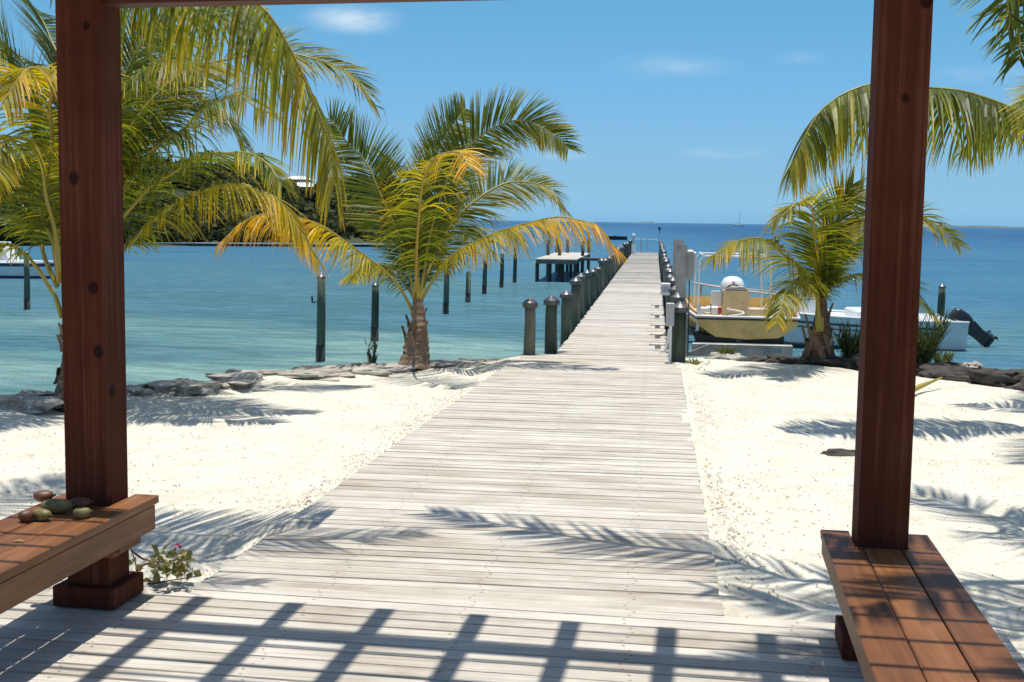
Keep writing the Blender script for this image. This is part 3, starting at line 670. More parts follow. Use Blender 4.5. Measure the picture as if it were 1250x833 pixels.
# right palm
D = 15.2
pr = palm(gnd(997, 449, -.1), at(1002, 362, D), .2, .06, 'short coconut palm by the boats right of the pier', 24, .5)
frond(pr, A(D, (998, 405), (995, 352), (968, 318, -.2), (938, 297, -.4), (910, 291, -.6), (890, 298, -.7), (872, 314, -.8)), L=.62, hang=1.2, yel=(0.25, 0.45), lift=.15)
frond(pr, A(D, (1000, 405), (1000, 345), (997, 285, -.2), (988, 250, -.4), (968, 252, -.6), (945, 275, -.7)), L=.6, hang=.7, roll=15, yel=(0.15, 0.45), stalk=.7)
frond(pr, A(D, (1001, 405), (1003, 345), (1012, 305, .1), (1026, 262, .2), (1040, 228, .3)), gap=.01, width=.02, L=.62, hang=.05, roll=80, yel=(0.35, 0.45), sweep=1.1)
frond(pr, A(D, (1002, 405), (1006, 345), (1050, 292, -.1), (1100, 266, -.2), (1140, 272, -.3), (1170, 305, -.4)), L=.55, hang=.45, roll=30, yel=(0.15, 0.35))
frond(pr, A(D, (1003, 405), (1008, 352), (1060, 335, -.2), (1105, 345, -.4), (1140, 385, -.6)), L=.5, hang=.6, yel=(0.15, 0.35))
frond(pr, A(D, (999, 405), (998, 355), (975, 345, -.5), (958, 360, -.9), (948, 395, -1.2)), L=.45, hang=.9, yel=(0.20, 0.45))
frond(pr, A(D, (1000, 405), (1000, 345), (1020, 300, .6), (1060, 285, 1.1), (1090, 300, 1.5)), L=.55, hang=.5, yel=(0.05, 0.25))
frond(pr, A(D, (1000, 405), (1002, 345), (1015, 270, .2), (1050, 235, .2), (1100, 240, .1)), L=.55, hang=.3, roll=50, yel=(0.20, 0.35))

# right hanging palm (trunk outside the view)
D = 11.0
c2 = at(1345, 185, D)
p2 = palm((c2.x + .15, c2.y, -.12), c2, .14, .1, 'coconut palm right of the view with a long frond hanging behind the right post', 8)
frond(p2, [c2, at(1290, 155, D), at(1220, 128, D), at(1150, 112, D), at(1090, 101, D - .1), at(1035, 114, D - .2), at(990, 150, D - .3), at(964, 205, D - .4)], L=.9, hang=2.2, yel=(.1, .32), gap=.012, lift=.0, width=.024, ragged=.03, sweep=.3)
frond(p2, [c2, at(1320, 130, D + .8), at(1270, 120, D + 1.2), at(1215, 140, D + 1.4), at(1180, 185, D + 1.5)], L=.75, hang=1.6, yel=(.1, .3), sweep=.4, lift=0)
for az, el, ln, dr in ((.4, .7, 2.5, .8), (1.5, .7, 2.5, .8), (-.9, .7, 2.4, .8), (4.2, .5, 2.3, .8)):
    auto_frond(p2, c2, az, el, ln, dr, L=.6, hang=.6, yel=(.1, .3))
# near right palm: crown above the view, its shade falls on the boardwalk
c3 = Vector((2.75, 7.2, 3.9))
p3 = palm((3.3, 7.2, -.12), c3, .13, .09, 'tall coconut palm right of the pergola shading the boardwalk with its fronds', 8)
for pts, k in (([(2.0, 6.8, 4.35), (1.2, 6.6, 4.5), (.5, 6.75, 4.4), (0, 6.85, 4.25), (-.6, 7.05, 4.0), (-1.25, 7.32, 3.68)], dict(gap=.045, ragged=.2, rr=.042, start=.25)),
               ([(2.0, 6.5, 4.4), (1.2, 6.2, 4.5), (.3, 6.15, 4.25)], {}), ([(2.0, 6.2, 4.35), (1.2, 5.6, 4.4), (.4, 5.1, 4.1)], {}), ([(2.1, 5.9, 4.35), (1.4, 5.0, 4.4), (.6, 4.3, 4.1)], {}),
               ([(2.2, 5.7, 4.3), (1.6, 4.4, 4.3), (.9, 3.5, 3.9)], {}), ([(2.4, 5.6, 4.2), (2.0, 4.3, 4.2), (1.5, 3.2, 3.8)], {}), ([(2.3, 8.0, 4.3), (1.9, 8.6, 4.2), (1.5, 9.0, 3.9)], {})):
    frond(p3, [c3] + pts, L=.52, hang=.3, yel=(.1, .3), width=.03, **{'gap': .034, **k})
frond(p3, [c3, at(1330, -60, 7.0), at(1275, -70, 7.1), at(1240, -25, 7.2), at(1228, 35, 7.2)], L=.55, hang=.5, yel=(-.05, .08), gap=.02, roll=25)
frond(p3, [c3, at(1360, -30, 7.4), at(1300, -20, 7.5), at(1262, 20, 7.6), at(1245, 75, 7.6)], L=.5, hang=.5, yel=(-.05, .08), gap=.02, roll=20)
for az, el, ln, dr in ((.3, .7, 2.3, .8), (-1.0, .6, 2.4, .8), (5.2, .7, 2.2, .9), (1.4, .8, 2.1, .9)):
    auto_frond(p3, c3, az, el, ln, dr, L=.6, hang=.6, yel=(.1, .3), gap=.03)

# ------------------------------------------------------------------ pilings
def piling_proto(label, group, x, y, top, bottom, r):
    t = thing('piling', (x, y, 0), label, 'piling', group)
    prof = [(x + .004*math.sin(k*2.1), y + .004*math.cos(k*1.7), bottom + (top - bottom) * k/8) for k in range(9)]
    MB().tube(prof, [r*1.06 - .004*k for k in range(9)], 14).build('shaft', M['piling'], t, smooth=True)
    MB().tube([(x, y, bottom - .2), (x, y, WZ + .35)], r*1.08, 14).build('wet_foot', M['pilingwet'], t, smooth=True)
    MB().lathe((x, y, top - .012), [(r*1.04, -.06), (r*1.05, .0), (r*.6, .035), (.006, .068)], 14).build('cap', M['cap'], t)
    return t
ORD = 'first second third fourth fifth sixth seventh eighth ninth tenth eleventh twelfth thirteenth fourteenth fifteenth sixteenth seventeenth eighteenth nineteenth twentieth twenty-first twenty-second twenty-third twenty-fourth twenty-fifth'.split()
first = None
ly = [16.2 + 2.2*k for k in range(25)]
for i, y in enumerate([15.62] + ly):
    x = -1.56 if i == 0 else -1.33
    lab = 'thick grey green piling standing alone at the left corner where boardwalk meets pier' if i == 0 else f'{ORD[i-1]} piling from the beach in the straight row along the left pier edge'
    if first is None: first = piling_proto(lab, 'pier pilings', x, y, .66, -1.3, .094); g0 = first
    else:
        o = dup(first, (x + rnd(-.025, .025), y + rnd(-.25, .25), 0), lab, (*(rnd(.88, 1.12),)*2, rnd(.88, 1.1))); o.rotation_euler = (rnd(-.02, .02), rnd(-.02, .02), rnd(0, 6))
for i, y in enumerate([15.25 + 2.2*k for k in range(25)]):
    lab = 'nearest piling with dark cap at the right corner of the pier beside the grey box' if i == 0 else f'{ORD[i]} piling from the beach in the row along the right pier edge'
    o = dup(first, (.335 + rnd(-.02, .02), y + (0 if i == 0 else rnd(-.1, .1)), 0), lab, (1.12 if i == 0 else 1, 1.12 if i == 0 else 1, rnd(.95, 1.06))); o.rotation_euler = (rnd(-.01, .01), rnd(-.01, .01), rnd(0, 6))
def water_pole(px, pyt, pyb, label, r=.08):
    b = gnd(px, pyb, WZ); d = ((b - EYE).dot(CM.to_3x3() @ Vector((0, 0, -1)))); top = at(px, pyt, d).z
    t = thing('mooring_pole', (b.x, b.y, WZ), label, 'mooring pole', 'mooring poles in the bay')
    MB().tube([(b.x, b.y, WZ - .6), (b.x + .02, b.y, WZ + 1), (b.x + .02, b.y, top - .06)], [r*1.1, r, r*.93], 12).build('shaft', M['piling'], t, smooth=True)
    MB().tube([(b.x, b.y, WZ - .6), (b.x + .005, b.y, WZ + .3)], r*1.13, 12).build('wet_foot', M['pilingwet'], t, smooth=True)
    MB().lathe((b.x + .02, b.y, top - .07), [(r*1.05, -.02), (r*1.05, .0), (r*.5, .04), (.005, .075)], 12).build('cap', M['cap'], t)
    return t, b, top
t, b, top = water_pole(391, 333, 441, 'thick dark mooring pole with a side hook, left of the middle palm')
MB().tube([(b.x - .08, b.y, .12), (b.x - .15, b.y, .1), (b.x - .16, b.y, .22)], .018, 6).build('hook', M['dark'], t)
water_pole(457, 344, 416, 'mooring pole just left of the middle palm trunk behind its drooping fronds')
water_pole(544, 310, 383, 'mooring pole first to the right of the middle palm trunk')
water_pole(571, 340, 369, 'short mooring pole second right of the middle palm trunk')
water_pole(591, 315, 359, 'mooring pole third right of the middle palm under the long orange frond')
water_pole(612, 308, 351, 'slim far mooring pole left of the small dock')
water_pole(628, 300, 345, 'farthest mooring pole next to the small dock')
water_pole(33, 306, 378, 'lone mooring pole near the moored boat at the left edge')
water_pole(1146, 346, 414, 'dark mooring pole right of the right post in front of the white boat stern', .085)

# small dock on the left of the pier
t = thing('small_dock', gnd(680, 343, WZ), 'small weathered dock platform on pilings in the water left of the pier', 'dock')
p0 = gnd(653, 316, .02); p1 = gnd(706, 316, .02)
for k in range(60): MB().box((p0.x, p0.y + .3*k, -.03), (p1.x, p0.y + .3*k + .285, .02)).build('plank', M['deck'], t) if k < 40 else None
MB().box((p0.x + .05, p0.y + .05, -.2), (p1.x - .05, p0.y + 11.9, -.034)).build('frame', M['stringer'], t)
MB().box((p1.x + .003, p0.y + 2.4, -.1), (PL - .05, p0.y + 3.3, .018)).build('walkway', M['stringer'], t)
for i in range(4):
    for j in range(3):
        x = p0.x + .08 + (p1.x - p0.x - .16) * i/3; y = p0.y + .3 + 5.5*j
        tall = j > 0 and i in (0, 1, 3)
        MB().tube([(x, y, WZ - .5), (x, y, (.75 if tall else -.15))], .085, 8).build('piling', M['pilingwet'] if not tall else M['piling'], t)

# pier end: service post, mooring poles and rail
e = thing('service_pedestal', (PL + .12, 66.5, 0), 'white topped service pedestal at the far left end of the pier', 'pedestal')
MB().box((PL, 66.4, .0), (PL + .22, 66.6, .55)).build('cabinet', M['white'], e); MB().tube([(PL + .1, 66.5, .55), (PL + .1, 66.5, .95)], .05, 8).build('lamp_post', M['grey'], e)
MB().lathe((PL + .1, 66.5, .95), [(.05, 0), (.1, .03), (.08, .1), (.02, .14)], 10).build('lamp', M['white'], e)
e = thing('ladder_rail', (-.5, 69.7, 0), 'thin grey grab rails standing at the far end of the pier', 'rail')
for x in (-.75, -.4): MB().tube([(x, 69.8, -.6), (x, 69.8, .75)], .03, 6).build('upright', M['grey'], e)
MB().tube([(-1.1, 69.82, .74), (.15, 69.82, .74)], .018, 6).build('rail', M['grey'], e)

# ------------------------------------------------------------------ dock services at the first right piling
e = thing('power_box', (.12, 15.0, 0), 'grey electrical box on a white pipe beside the first right piling', 'electrical box')
c = at(818, 384, 15.0)
MB().box((c.x - .05, c.y - .06, c.z - .14), (c.x + .05, c.y + .06, c.z + .14), ch=.008).build('box', M['grey'], e)
MB().tube([(c.x + .01, c.y, 0.0), (c.x + .01, c.y, c.z - .14)], .018, 8).build('conduit', M['white'], e)
e = thing('water_tap', (.13, 15.2, 0), 'white water pipe with a tap standing on the deck edge', 'water tap')
c = gnd(814, 430, 0)
MB().tube([(c.x - .03, c.y, 0), (c.x + .01, c.y, .16), (c.x + .02, c.y, .3)], .016, 8).build('pipe', M['white'], e)
MB().tube([(c.x - .1, c.y, .012), (c.x + .1, c.y + .02, .012)], .016, 8).build('foot_pipe', M['white'], e)
MB().tube([(c.x - .01, c.y, .24), (c.x - .09, c.y - .02, .22)], .014, 6).build('spout', M['dark'], e)
e = thing('meter_box', (.14, 21, 0), 'small white box fixed to a right pier piling', 'meter box')
c = at(813, 353, 20.5); MB().box((c.x - .09, c.y - .06, c.z - .1), (c.x + .07, c.y + .06, c.z + .1), ch=.01).build('box', M['white'], e)
MB().box((c.x - .06, c.y - .075, c.z - .05), (c.x + .04, c.y - .062, c.z + .05)).build('cover', M['grey'], e)
cl = None; ci = 0
for y in (16.5, 18.0, 19.7, 21.9, 24.5):
    if cl is None:
        cl = thing('dock_cleat', (PR - .12, y, 0), 'first grey dock cleat from the beach along the right pier edge', 'cleat', 'cleats on the pier edge')
        MB().tube([(PR - .24, y, .055), (PR - .2, y, .065), (PR - .04, y, .065), (PR, y, .055)], [.008, .014, .014, .008], 6).build('horn', M['alu'], cl)
        MB().box((PR - .16, y - .02, .008), (PR - .08, y + .02, .06)).build('base', M['alu'], cl)
    else: ci += 1; dup(cl, (PR - .12, y, 0), f'{ORD[ci]} grey dock cleat from the beach along the right pier edge')

# ------------------------------------------------------------------ boat lift and skiff
D = 17.6
lt = thing('boat_lift', (1.2, 18, WZ), 'aluminium boat lift with a tall post by the pier holding the tan skiff', 'boat lift')
lx = at(831.5, 330, D); topz = at(836, 299, D).z
def ibeam(x, y, z0, z1, w, d):
    m = MB(); m.box((x - w/2, y - d/2, z0), (x + w/2, y - d/2 + .03, z1)); m.box((x - w/2, y + d/2 - .03, z0), (x + w/2, y + d/2, z1)); m.box((x - .02, y - d/2 + .031, z0), (x + .02, y + d/2 - .031, z1 - .003)); return m
ibeam(lx.x, lx.y, WZ - .5, topz, .15, .22).build('lift_post', M['alu'], lt)
ibeam(lx.x + .03, lx.y + 4.2, WZ - .5, topz + .02, .17, .22).build('lift_post', M['alu'], lt)
MB().box((lx.x + .078, lx.y - .12, topz - .5), (lx.x + .17, lx.y + .16, topz - .07), ch=.02).build('motor_box', M['alu'], lt)
MB().box((lx.x + .173, lx.y - .06, topz - .42), (lx.x + .205, lx.y + .1, topz - .1), ch=.01).build('motor_cover', M['white'], lt)
MB().box((lx.x - .0, lx.y + .2, -.25), (lx.x + .14, lx.y + .32, .38)).build('guide_plate', M['alu'], lt)
c = Vector((lx.x - .02, lx.y - .114, .37)); MB().loft([[(c.x + .05*math.cos(a), y, c.z + .05*math.sin(a)) for a in [6.283*k/14 for k in range(14)]] for y in (c.y, c.y - .008)]).build('round_sticker', M['blue'], lt)
MB().loft([[(c.x + .022*math.cos(a), y, c.z + .022*math.sin(a)) for a in [6.283*k/10 for k in range(10)]] for y in (c.y - .008, c.y - .012)]).build('sticker_centre', M['redp'], lt)
MB().tube([(lx.x + .12, lx.y, topz - .5), (lx.x + .13, lx.y, -.2)], .008, 6).build('cable', M['dark'], lt)
bx0 = at(845, 428, 18.3); bx1 = at(962, 428, 18.3)
for dy in (0, 3.2):
    z0 = at(900, 434, 18.3).z; z1 = at(900, 420, 18.3).z
    o = MB().box((bx0.x, bx0.y + dy, z0), (bx1.x + .05, bx0.y + dy + .18, z1), ch=.006).build('cradle_beam', M['alu'], lt)
    if dy == 0:
        for k in range(2):
            x = bx1.x - .36 + .13*k; MB().box((x, bx0.y - .004, z0 + .06), (x + .11, bx0.y - .001, z1 - .05)).build('blue_marking', M['fadedblue'], o)
for sx in (.25, .75):
    x = bx0.x + (bx1.x - bx0.x)*sx; MB().box((x - .3, bx0.y + .25, z1 + .004), (x + .3, bx0.y + 4, z1 + .1)).build('bunk', M['dark'], lt)
MB().loft([[(lx.x, y, -.28), (lx.x + .45, y, z1 + .0), (lx.x + .45, y, z0), (lx.x, y, z0 - .02)] for y in (bx0.y - .02, bx0.y - .1)]).build('gusset', M['alu'], lt)
MB().tube([at(851, 404, 18.5), at(854, 372, 18.5)], .022, 8).build('guide_pole', M['white'], lt)

# skiff: square bow toward the beach
Y0 = 18.6; YL = 5.2
cx = (at(850, 383, 19).x + at(968, 383, 19).x)/2; HB = (at(968, 383, 19).x - at(850, 383, 19).x)/2
zg = at(909, 384, 19).z; zb = at(909, 413, 19).z
sk = thing('skiff', (cx, Y0 + 2, zb), 'tan square bowed skiff with white outboard raised on the boat lift', 'boat')
def hull_sec(k, inset=0.0, up=0.0):
    w_ = HB * (1.0 + .22*min(1, k*2.5)) - inset; wb = w_ * (.78 + .1*min(1, k*3)); y = Y0 + YL*k
    zb_ = zb + .22*max(0, 1 - k*5)**2 * .3; kz = zb_ + up
    return [(cx - w_, y, zg + (.0 if not up else .0)), (cx - w_*.985, y, zg - .12), (cx - wb, y + .0, kz + .07), (cx - wb*.8, y, kz), (cx, y, kz - .03), (cx + wb*.8, y, kz), (cx + wb, y, kz + .07), (cx + w_*.985, y, zg - .12), (cx + w_, y, zg)]
ks = [0, .03, .08, .2, .4, .7, 1]
hm = MB(); hm.loft([hull_sec(k) for k in ks], closed=False)
for kk in (0, -1):
    s_ = hull_sec(ks[kk]); i = len(hm.v)
    for p in s_: hm.vert(p)
    hm.f.append(tuple(range(i, i + len(s_))))
hm.build('hull', M['tan'], sk)
inn = MB(); inn.loft([[(cx - HB*.98 + .06 - .2*HB*min(1, k*2.5), Y0 + .08 + (YL - .16)*k, zg + .004), (cx - HB*.85, Y0 + .12 + (YL - .24)*k, zg - .22), (cx + HB*.85, Y0 + .12 + (YL - .24)*k, zg - .22), (cx + HB*.98 - .06 + .2*HB*min(1, k*2.5), Y0 + .08 + (YL - .16)*k, zg + .004)] for k in (0, .3, .6, 1)], closed=False); inn.build('deck_liner', M['tanlight'], sk)
rail = MB(); path = [(cx - HB*1.24, Y0 + YL, zg), (cx - HB*1.23, Y0 + YL*.4, zg), (cx - HB*1.02, Y0, zg), (cx + HB*1.02, Y0, zg), (cx + HB*1.23, Y0 + YL*.4, zg), (cx + HB*1.24, Y0 + YL, zg)]
rail.tube(path, .024, 8); rail.build('gunwale', M['white'], sk, smooth=True)
MB().tube([(p[0], p[1] - .012, p[2] - .032) for p in path], .012, 6).build('rub_rail', M['dark'], sk)
c = at(899, 368, 21.2); cw = .235
MB().loft([[(c.x - cw, y, zg - .2), (c.x + cw, y, zg - .2), (c.x + cw*.93, y, c.z + .18), (c.x - cw*.93, y, c.z + .18)] for y in (c.y, c.y + .5)]).build('console', M['console'], sk)
MB().box((c.x - cw*.8, c.y + .05, c.z + .18), (c.x + cw*.8, c.y + .4, c.z + .21), ch=.01).build('console_top', M['dark'], sk)
MB().tube([(c.x - .2, c.y, c.z + .2), (c.x - .1, c.y, c.z + .25), (c.x + .1, c.y, c.z + .25), (c.x + .2, c.y, c.z + .2)], .01, 6).build('grab_rail', M['alu'], sk)
MB().box((c.x - .42, c.y + .25, zg - .2), (c.x - cw - .01, c.y + .5, c.z + .15), ch=.02).build('seat', M['white'], sk)
# outboard
ob = at(893, 357, 23.9); otop = at(893, 337, 23.9).z
mcx = ob.x; mcy = Y0 + YL + .05
rings = []
for k, (rx, ry, z) in enumerate([(.1, .14, zg - .1), (.2, .28, zg + .02), (.225, .32, zg + .16), (.22, .31, otop - .14), (.17, .24, otop - .04), (.08, .12, otop)]):
    rings.append([(mcx + rx*math.copysign(abs(math.cos(a))**.7, math.cos(a)), mcy + .15 + ry*math.copysign(abs(math.sin(a))**.7, math.sin(a)), z) for a in [6.283*j/18 for j in range(18)]])
om = MB().loft(rings).build('outboard', M['white'], sk, smooth=True)
MB().box((mcx - .05, mcy - .02, zg - .75), (mcx + .05, mcy + .28, zg - .1), ch=.02).build('leg', M['white'], om)
MB().box((mcx - .03, mcy - .185, zg + .24), (mcx + .03, mcy - .165, zg + .3)).build('emblem', M['grey'], om)
MB().tube([(mcx, mcy + .28, zg - .7), (mcx, mcy + .36, zg - .7)], [.13, .1], 10).build('propeller', M['dark'], om)
# bow fittings: reels and cushions
for px, py, mt, nm, r in ((877, 377, 'redp', 'rope_spool', .05), (869, 377, 'white', 'cushion', .09), (926, 379, 'tanlight', 'storage_hatch', .16), (858, 378, 'white', 'bow_box', .08)):
    p = at(px, py, 19.6); MB().box((p.x - r, p.y - r, p.z - .08), (p.x + r, p.y + r, p.z + .04), ch=.015).build(nm, M[mt], sk)
wh = MB().tube([(c.x - .02 + .14*math.cos(a), c.y + .56, c.z + .12 + .14*math.sin(a)) for a in [6.283*k/16 for k in range(17)]], .014, 6); wh.build('steering_wheel', M['dark'], sk)
for x in (cx - HB*.8, cx + HB*.8):
    MB().tube([(x - .07, Y0 + .1, zg + .06), (x - .03, Y0 + .1, zg + .045), (x + .03, Y0 + .1, zg + .045), (x + .07, Y0 + .1, zg + .06)], .012, 6).build('bow_cleat', M['alu'], sk)
MB().tube([(cx - HB*.2 + .13*math.cos(a*1.3), Y0 + .5 + .1*math.sin(a*1.3), zg - .2 + .012*k) for k, a in enumerate([.5*i for i in range(26)])], .014, 6).build('rope_coil', M['roofw'], sk, smooth=True)
for x in (cx - .05, cx + .32): MB().loft([[(x + .012*math.cos(a), Y0 - .012, zg - .2 + .012*math.sin(a)) for a in [6.283*k/8 for k in range(8)]], [(x + .012*math.cos(a), Y0 - .03, zg - .2 + .012*math.sin(a)) for a in [6.283*k/8 for k in range(8)]]]).build('bow_eye', M['alu'], sk)
# white T frame over the skiff
fz = at(853, 312, 20).z; xl = at(853, 340, 20).x; xr = at(938, 340, 20).x
for y in (20.0, 21.8):
    fr_ = MB().tube([(xl - .02, y - .1, zg - .05), (xl, y, fz - .08), (xl + .06, y, fz), (xr - .06, y, fz), (xr, y, fz - .08), (xr + .02, y - .1, zg - .05)], .0155, 8).build('frame_hoop', M['white'], sk, smooth=True)
for x in (xl + .06, xr - .06): MB().tube([(x, 19.98, fz + .01), (x, 21.82, fz + .01)], .016, 8).build('frame_bar', M['white'], sk)
MB().tube([at(868, 372, 19.0), at(866, 400, 18.55), at(858, 408, 18.5), at(846, 404, 18.4)], .009, 6).build('bow_line', M['dark'], sk, smooth=True)

# white motorboat lying across behind the palm, stern to the right
st_ = gnd(1162, 423, WZ); bowp = gnd(880, 418, WZ); bowp = st_ + (bowp - st_).normalized() * 6.0
ax = (bowp - st_).normalized(); an = math.atan2(ax.y, ax.x); BMx = Matrix.Translation((st_.x, st_.y, WZ)) @ Matrix.Rotation(an, 4, 'Z')
wb = thing('motorboat', st_, 'white motorboat with dark side stripes and tilted black outboard', 'boat')
def bsec(k):
    w_ = 1.05 * (1 - max(0, (k - .45)/.55)**2.2) + .02; x = 6*k; zt = .62 + .38*k*k; kl = -.25 + .5*max(0, (k - .75)/.25)**2
    ch_ = .02 + .25*k*k
    return [(x + .25*k, -w_, zt), (x + .1*k, -w_*.9, ch_), (x, 0, kl), (x + .1*k, w_*.9, ch_), (x + .25*k, w_, zt)]
hm = MB(); kk = [0, .15, .3, .45, .6, .75, .87, .95, 1]
hm.loft([[BMx @ Vector(p) for p in bsec(k)] for k in kk], closed=False)
s_ = bsec(0); i = len(hm.v)
for p in s_: hm.vert(BMx @ Vector(p))
hm.f.append(tuple(range(i, i + 5))); hm.build('hull', M['hullwhite'], wb)
dk = MB(); dk.loft([[BMx @ Vector((6*k + .25*k, -1.04 * (1 - max(0, (k - .45)/.55)**2.2), .6 + .38*k*k)), BMx @ Vector((6*k + .2, 0, .62 + .42*k*k - (.35 if k < .55 else 0))), BMx @ Vector((6*k + .25*k, 1.04 * (1 - max(0, (k - .45)/.55)**2.2), .6 + .38*k*k))] for k in kk], closed=False); dk.build('deck', M['white'], wb)
side = 1 if (BMx @ Vector((3, 1, 0))).y < (BMx @ Vector((3, -1, 0))).y else -1
for z in (.36, .46):
    MB().tube([BMx @ Vector((6*k + .15*k, side*(1.055 * (1 - max(0, (k - .45)/.55)**2.2) + .03) * (.93 + .05*(z > .4)), z + .33*k*k)) for k in (.1, .3, .45, .6, .75, .87)], .022, 6).build('stripe', M['stripe'], wb)
for s in (-1, 1):
    MB().tube([BMx @ Vector((6*k + .25*k, s*(1.06 * (1 - max(0, (k - .45)/.55)**2.2) + .02), .62 + .38*k*k)) for k in kk], .035, 6).build('gunwale', M['white'], wb, smooth=True)
    r_ = MB().tube([BMx @ Vector((6*k, s*.95 * (1 - max(0, (k - .45)/.55)**2.2), .95 + .4*k*k)) for k in (.5, .65, .8, .92, .98)], .024, 6).build('bow_rail', M['alu'], wb, smooth=True)
    for k in (.52, .7, .85, .95): MB().tube([BMx @ Vector((6*k, s*.95 * (1 - max(0, (k - .45)/.55)**2.2), zz + .4*k*k)) for zz in (.6, .95)], .02, 6).build('stanchion', M['alu'], r_)
MB().loft([[BMx @ Vector((x, y, z)) for x, z in ((2.9, .55), (3.9, .6), (3.55, 1.0), (3.0, 1.02))] for y in (-.55, .55)]).build('console', M['white'], wb)
MB().loft([[BMx @ Vector((x, y, z)) for x, z in ((3.5, 1.0), (3.56, 1.0), (3.28, 1.35), (3.24, 1.35))] for y in (-.5, .5)]).build('windscreen', M['glass'], wb)
MB().box((1.5, -.6, .3), (2.3, .6, .82), BMx, ch=.04).build('helm_seat', M['white'], wb)
MB().box((.25, -.85, .3), (.85, .85, .66), BMx, ch=.04).build('stern_bench', M['white'], wb)
om = MB(); ta = Matrix.Translation((-.3, 0, .5)) @ Matrix.Rotation(R(52), 4, 'Y') @ Matrix.Scale(.7, 4)
OB = BMx @ ta
rings = []
for rx, ry, z in [(.12, .1, -.12), (.26, .2, -.02), (.3, .23, .2), (.27, .21, .5), (.2, .17, .6), (.12, .1, .63)]:
    rings.append([OB @ Vector((rx*math.copysign(abs(math.cos(a))**.5, math.cos(a)), ry*math.copysign(abs(math.sin(a))**.5, math.sin(a)), z)) for a in [6.283*j/16 for j in range(16)]])
om.loft(rings); oo = om.build('outboard', M['motor'], wb, smooth=True)
MB().loft([[OB @ Vector((x*s1 + .02, y*s1, z)) for x, y in ((-.26, -.12), (.2, -.1), (.2, .1), (-.26, .12))] for s1, z in ((1, -.1), (.8, -.5), (.9, -.85))]).build('leg', M['motor'], oo)
MB().box((-.32, -.13, -.72), (.16, .13, -.69), OB).build('cavitation_plate', M['motor'], oo)
MB().loft([[OB @ Vector((x, .075*math.cos(a)*s1, -.95 + .075*math.sin(a)*s1)) for a in [6.283*j/10 for j in range(10)]] for x, s1 in ((.28, .15), (.15, 1), (-.15, 1), (-.25, .6))]).build('gearcase', M['motor'], oo)
for a in (0, 2.09, 4.19):
    MB().loft([[OB @ (Vector((-.25, 0, -.95)) + Matrix.Rotation(a, 3, 'X') @ Vector(q)) for q in ((-.02, -.03, .03), (.02, .03, .03), (.03, .06, .16), (-.03, -.06, .16))], [OB @ (Vector((-.265, 0, -.95)) + Matrix.Rotation(a, 3, 'X') @ Vector(q)) for q in ((-.02, -.03, .03), (.02, .03, .03), (.03, .06, .16), (-.03, -.06, .16))]]).build('propeller_blade', M['motor'], oo)
MB().box((-.2, -.12, .25), (.02, .12, .7), BMx, ch=.02).build('engine_bracket', M['motor'], wb)

# blue float below the lift, catamaran on the horizon, channel marker, moored boat at left
p = gnd(962, 414, WZ); bf = thing('blue_drum', p, 'blue plastic float drum on the water right of the tan skiff', 'float')
MB().lathe((p.x, p.y, WZ - .1), [(.2, 0), (.24, .05), (.24, .3), (.2, .36), (.05, .37)], 16).build('drum', M['blue'], bf, smooth=False)
for z in (.08, .2): MB().lathe((p.x, p.y, WZ + z), [(.242, -.015), (.255, 0), (.242, .015)], 16).build('rib', M['blue'], bf)
p = at(902, 274.2, 1300); p.z = WZ
ct = thing('catamaran', p, 'distant white catamaran with a bare mast on the horizon', 'sailboat')
for s in (-2.5, 2.5): MB().loft([[p + Vector((x, s + w_, z)) for w_, z in ((-.7, 1.4), (-.5, -.2), (.5, -.2), (.7, 1.4))] for x in (-6, 0, 4)] + [[p + Vector((6.5, s + w_*.1, z)) for w_, z in ((-.7, 1.6), (-.5, .6), (.5, .6), (.7, 1.6))]]).build('hull', M['white'], ct)
MB().loft([[p + Vector((x, y, z)) for x, z in ((-5, 1.2), (3, 1.2), (1.5, 2.7), (-4.5, 2.7))] for y in (-2.6, 2.6)]).build('cabin', M['white'], ct)
MB().tube([p + Vector((.5, 0, 2.6)), p + Vector((.5, 0, 16.5))], .16, 6).build('mast', M['grey'], ct)
MB().tube([p + Vector((.4, 0, 3.9)), p + Vector((-5.5, 0, 3.8))], .25, 6).build('boom', M['blue'], ct)
MB().tube([p + Vector((.5, 0, 16)), p + Vector((6.2, 0, 1.6))], .05, 4).build('forestay', M['grey'], ct)
p = gnd(805, 285.5, WZ); mk = thing('channel_marker', p, 'tiny dark channel marker far out beyond the pier end', 'marker')
MB().tube([p, p + Vector((0, 0, 1.0))], .1, 6).build('pole', M['dark'], mk); MB().lathe((p.x, p.y, p.z + .9), [(.05, 0), (.35, .2), (.35, .6), (.05, .8)], 8).build('topmark', M['dark'], mk)
p = gnd(752, 293, WZ); dg = thing('dinghy', p, 'small dark dinghy afloat left of the pier end', 'boat')
MB().loft([[p + Vector((x, y*w_, z)) for y, z in ((-.7, .55), (-.5, 0), (.5, 0), (.7, .55))] for x, w_ in ((-1.6, .9), (-.5, 1), (.8, .9), (1.7, .15))]).build('hull', M['dark'], dg); MB().box((-.4, -.5, .5), (0, .5, .7), Matrix.Translation(p)).build('seat', M['grey'], dg)
p = gnd(2, 339, WZ); mb_ = thing('moored_boat', p, 'white boat with dark waterline band at the left edge of the bay', 'boat')
def ms(z0, z1, s0, s1, mt, nm):
    MB().loft([[p + Vector((x*2.6, y*s, z)) for x, y in ((-1, -.7), (.1, -.85), (.7, -.45), (1.0, 0), (.7, .45), (.1, .85), (-1, .7))] for s, z in ((s0, z0), (s1, z1))]).build(nm, M[mt], mb_)
ms(-.1, .12, .8, .85, 'stripe', 'bottom'); ms(.12, .5, .85, .95, 'hullwhite', 'hull'); ms(.5, .64, .95, 1, 'stripe', 'band'); ms(.64, .74, 1.0, .9, 'white', 'deck')
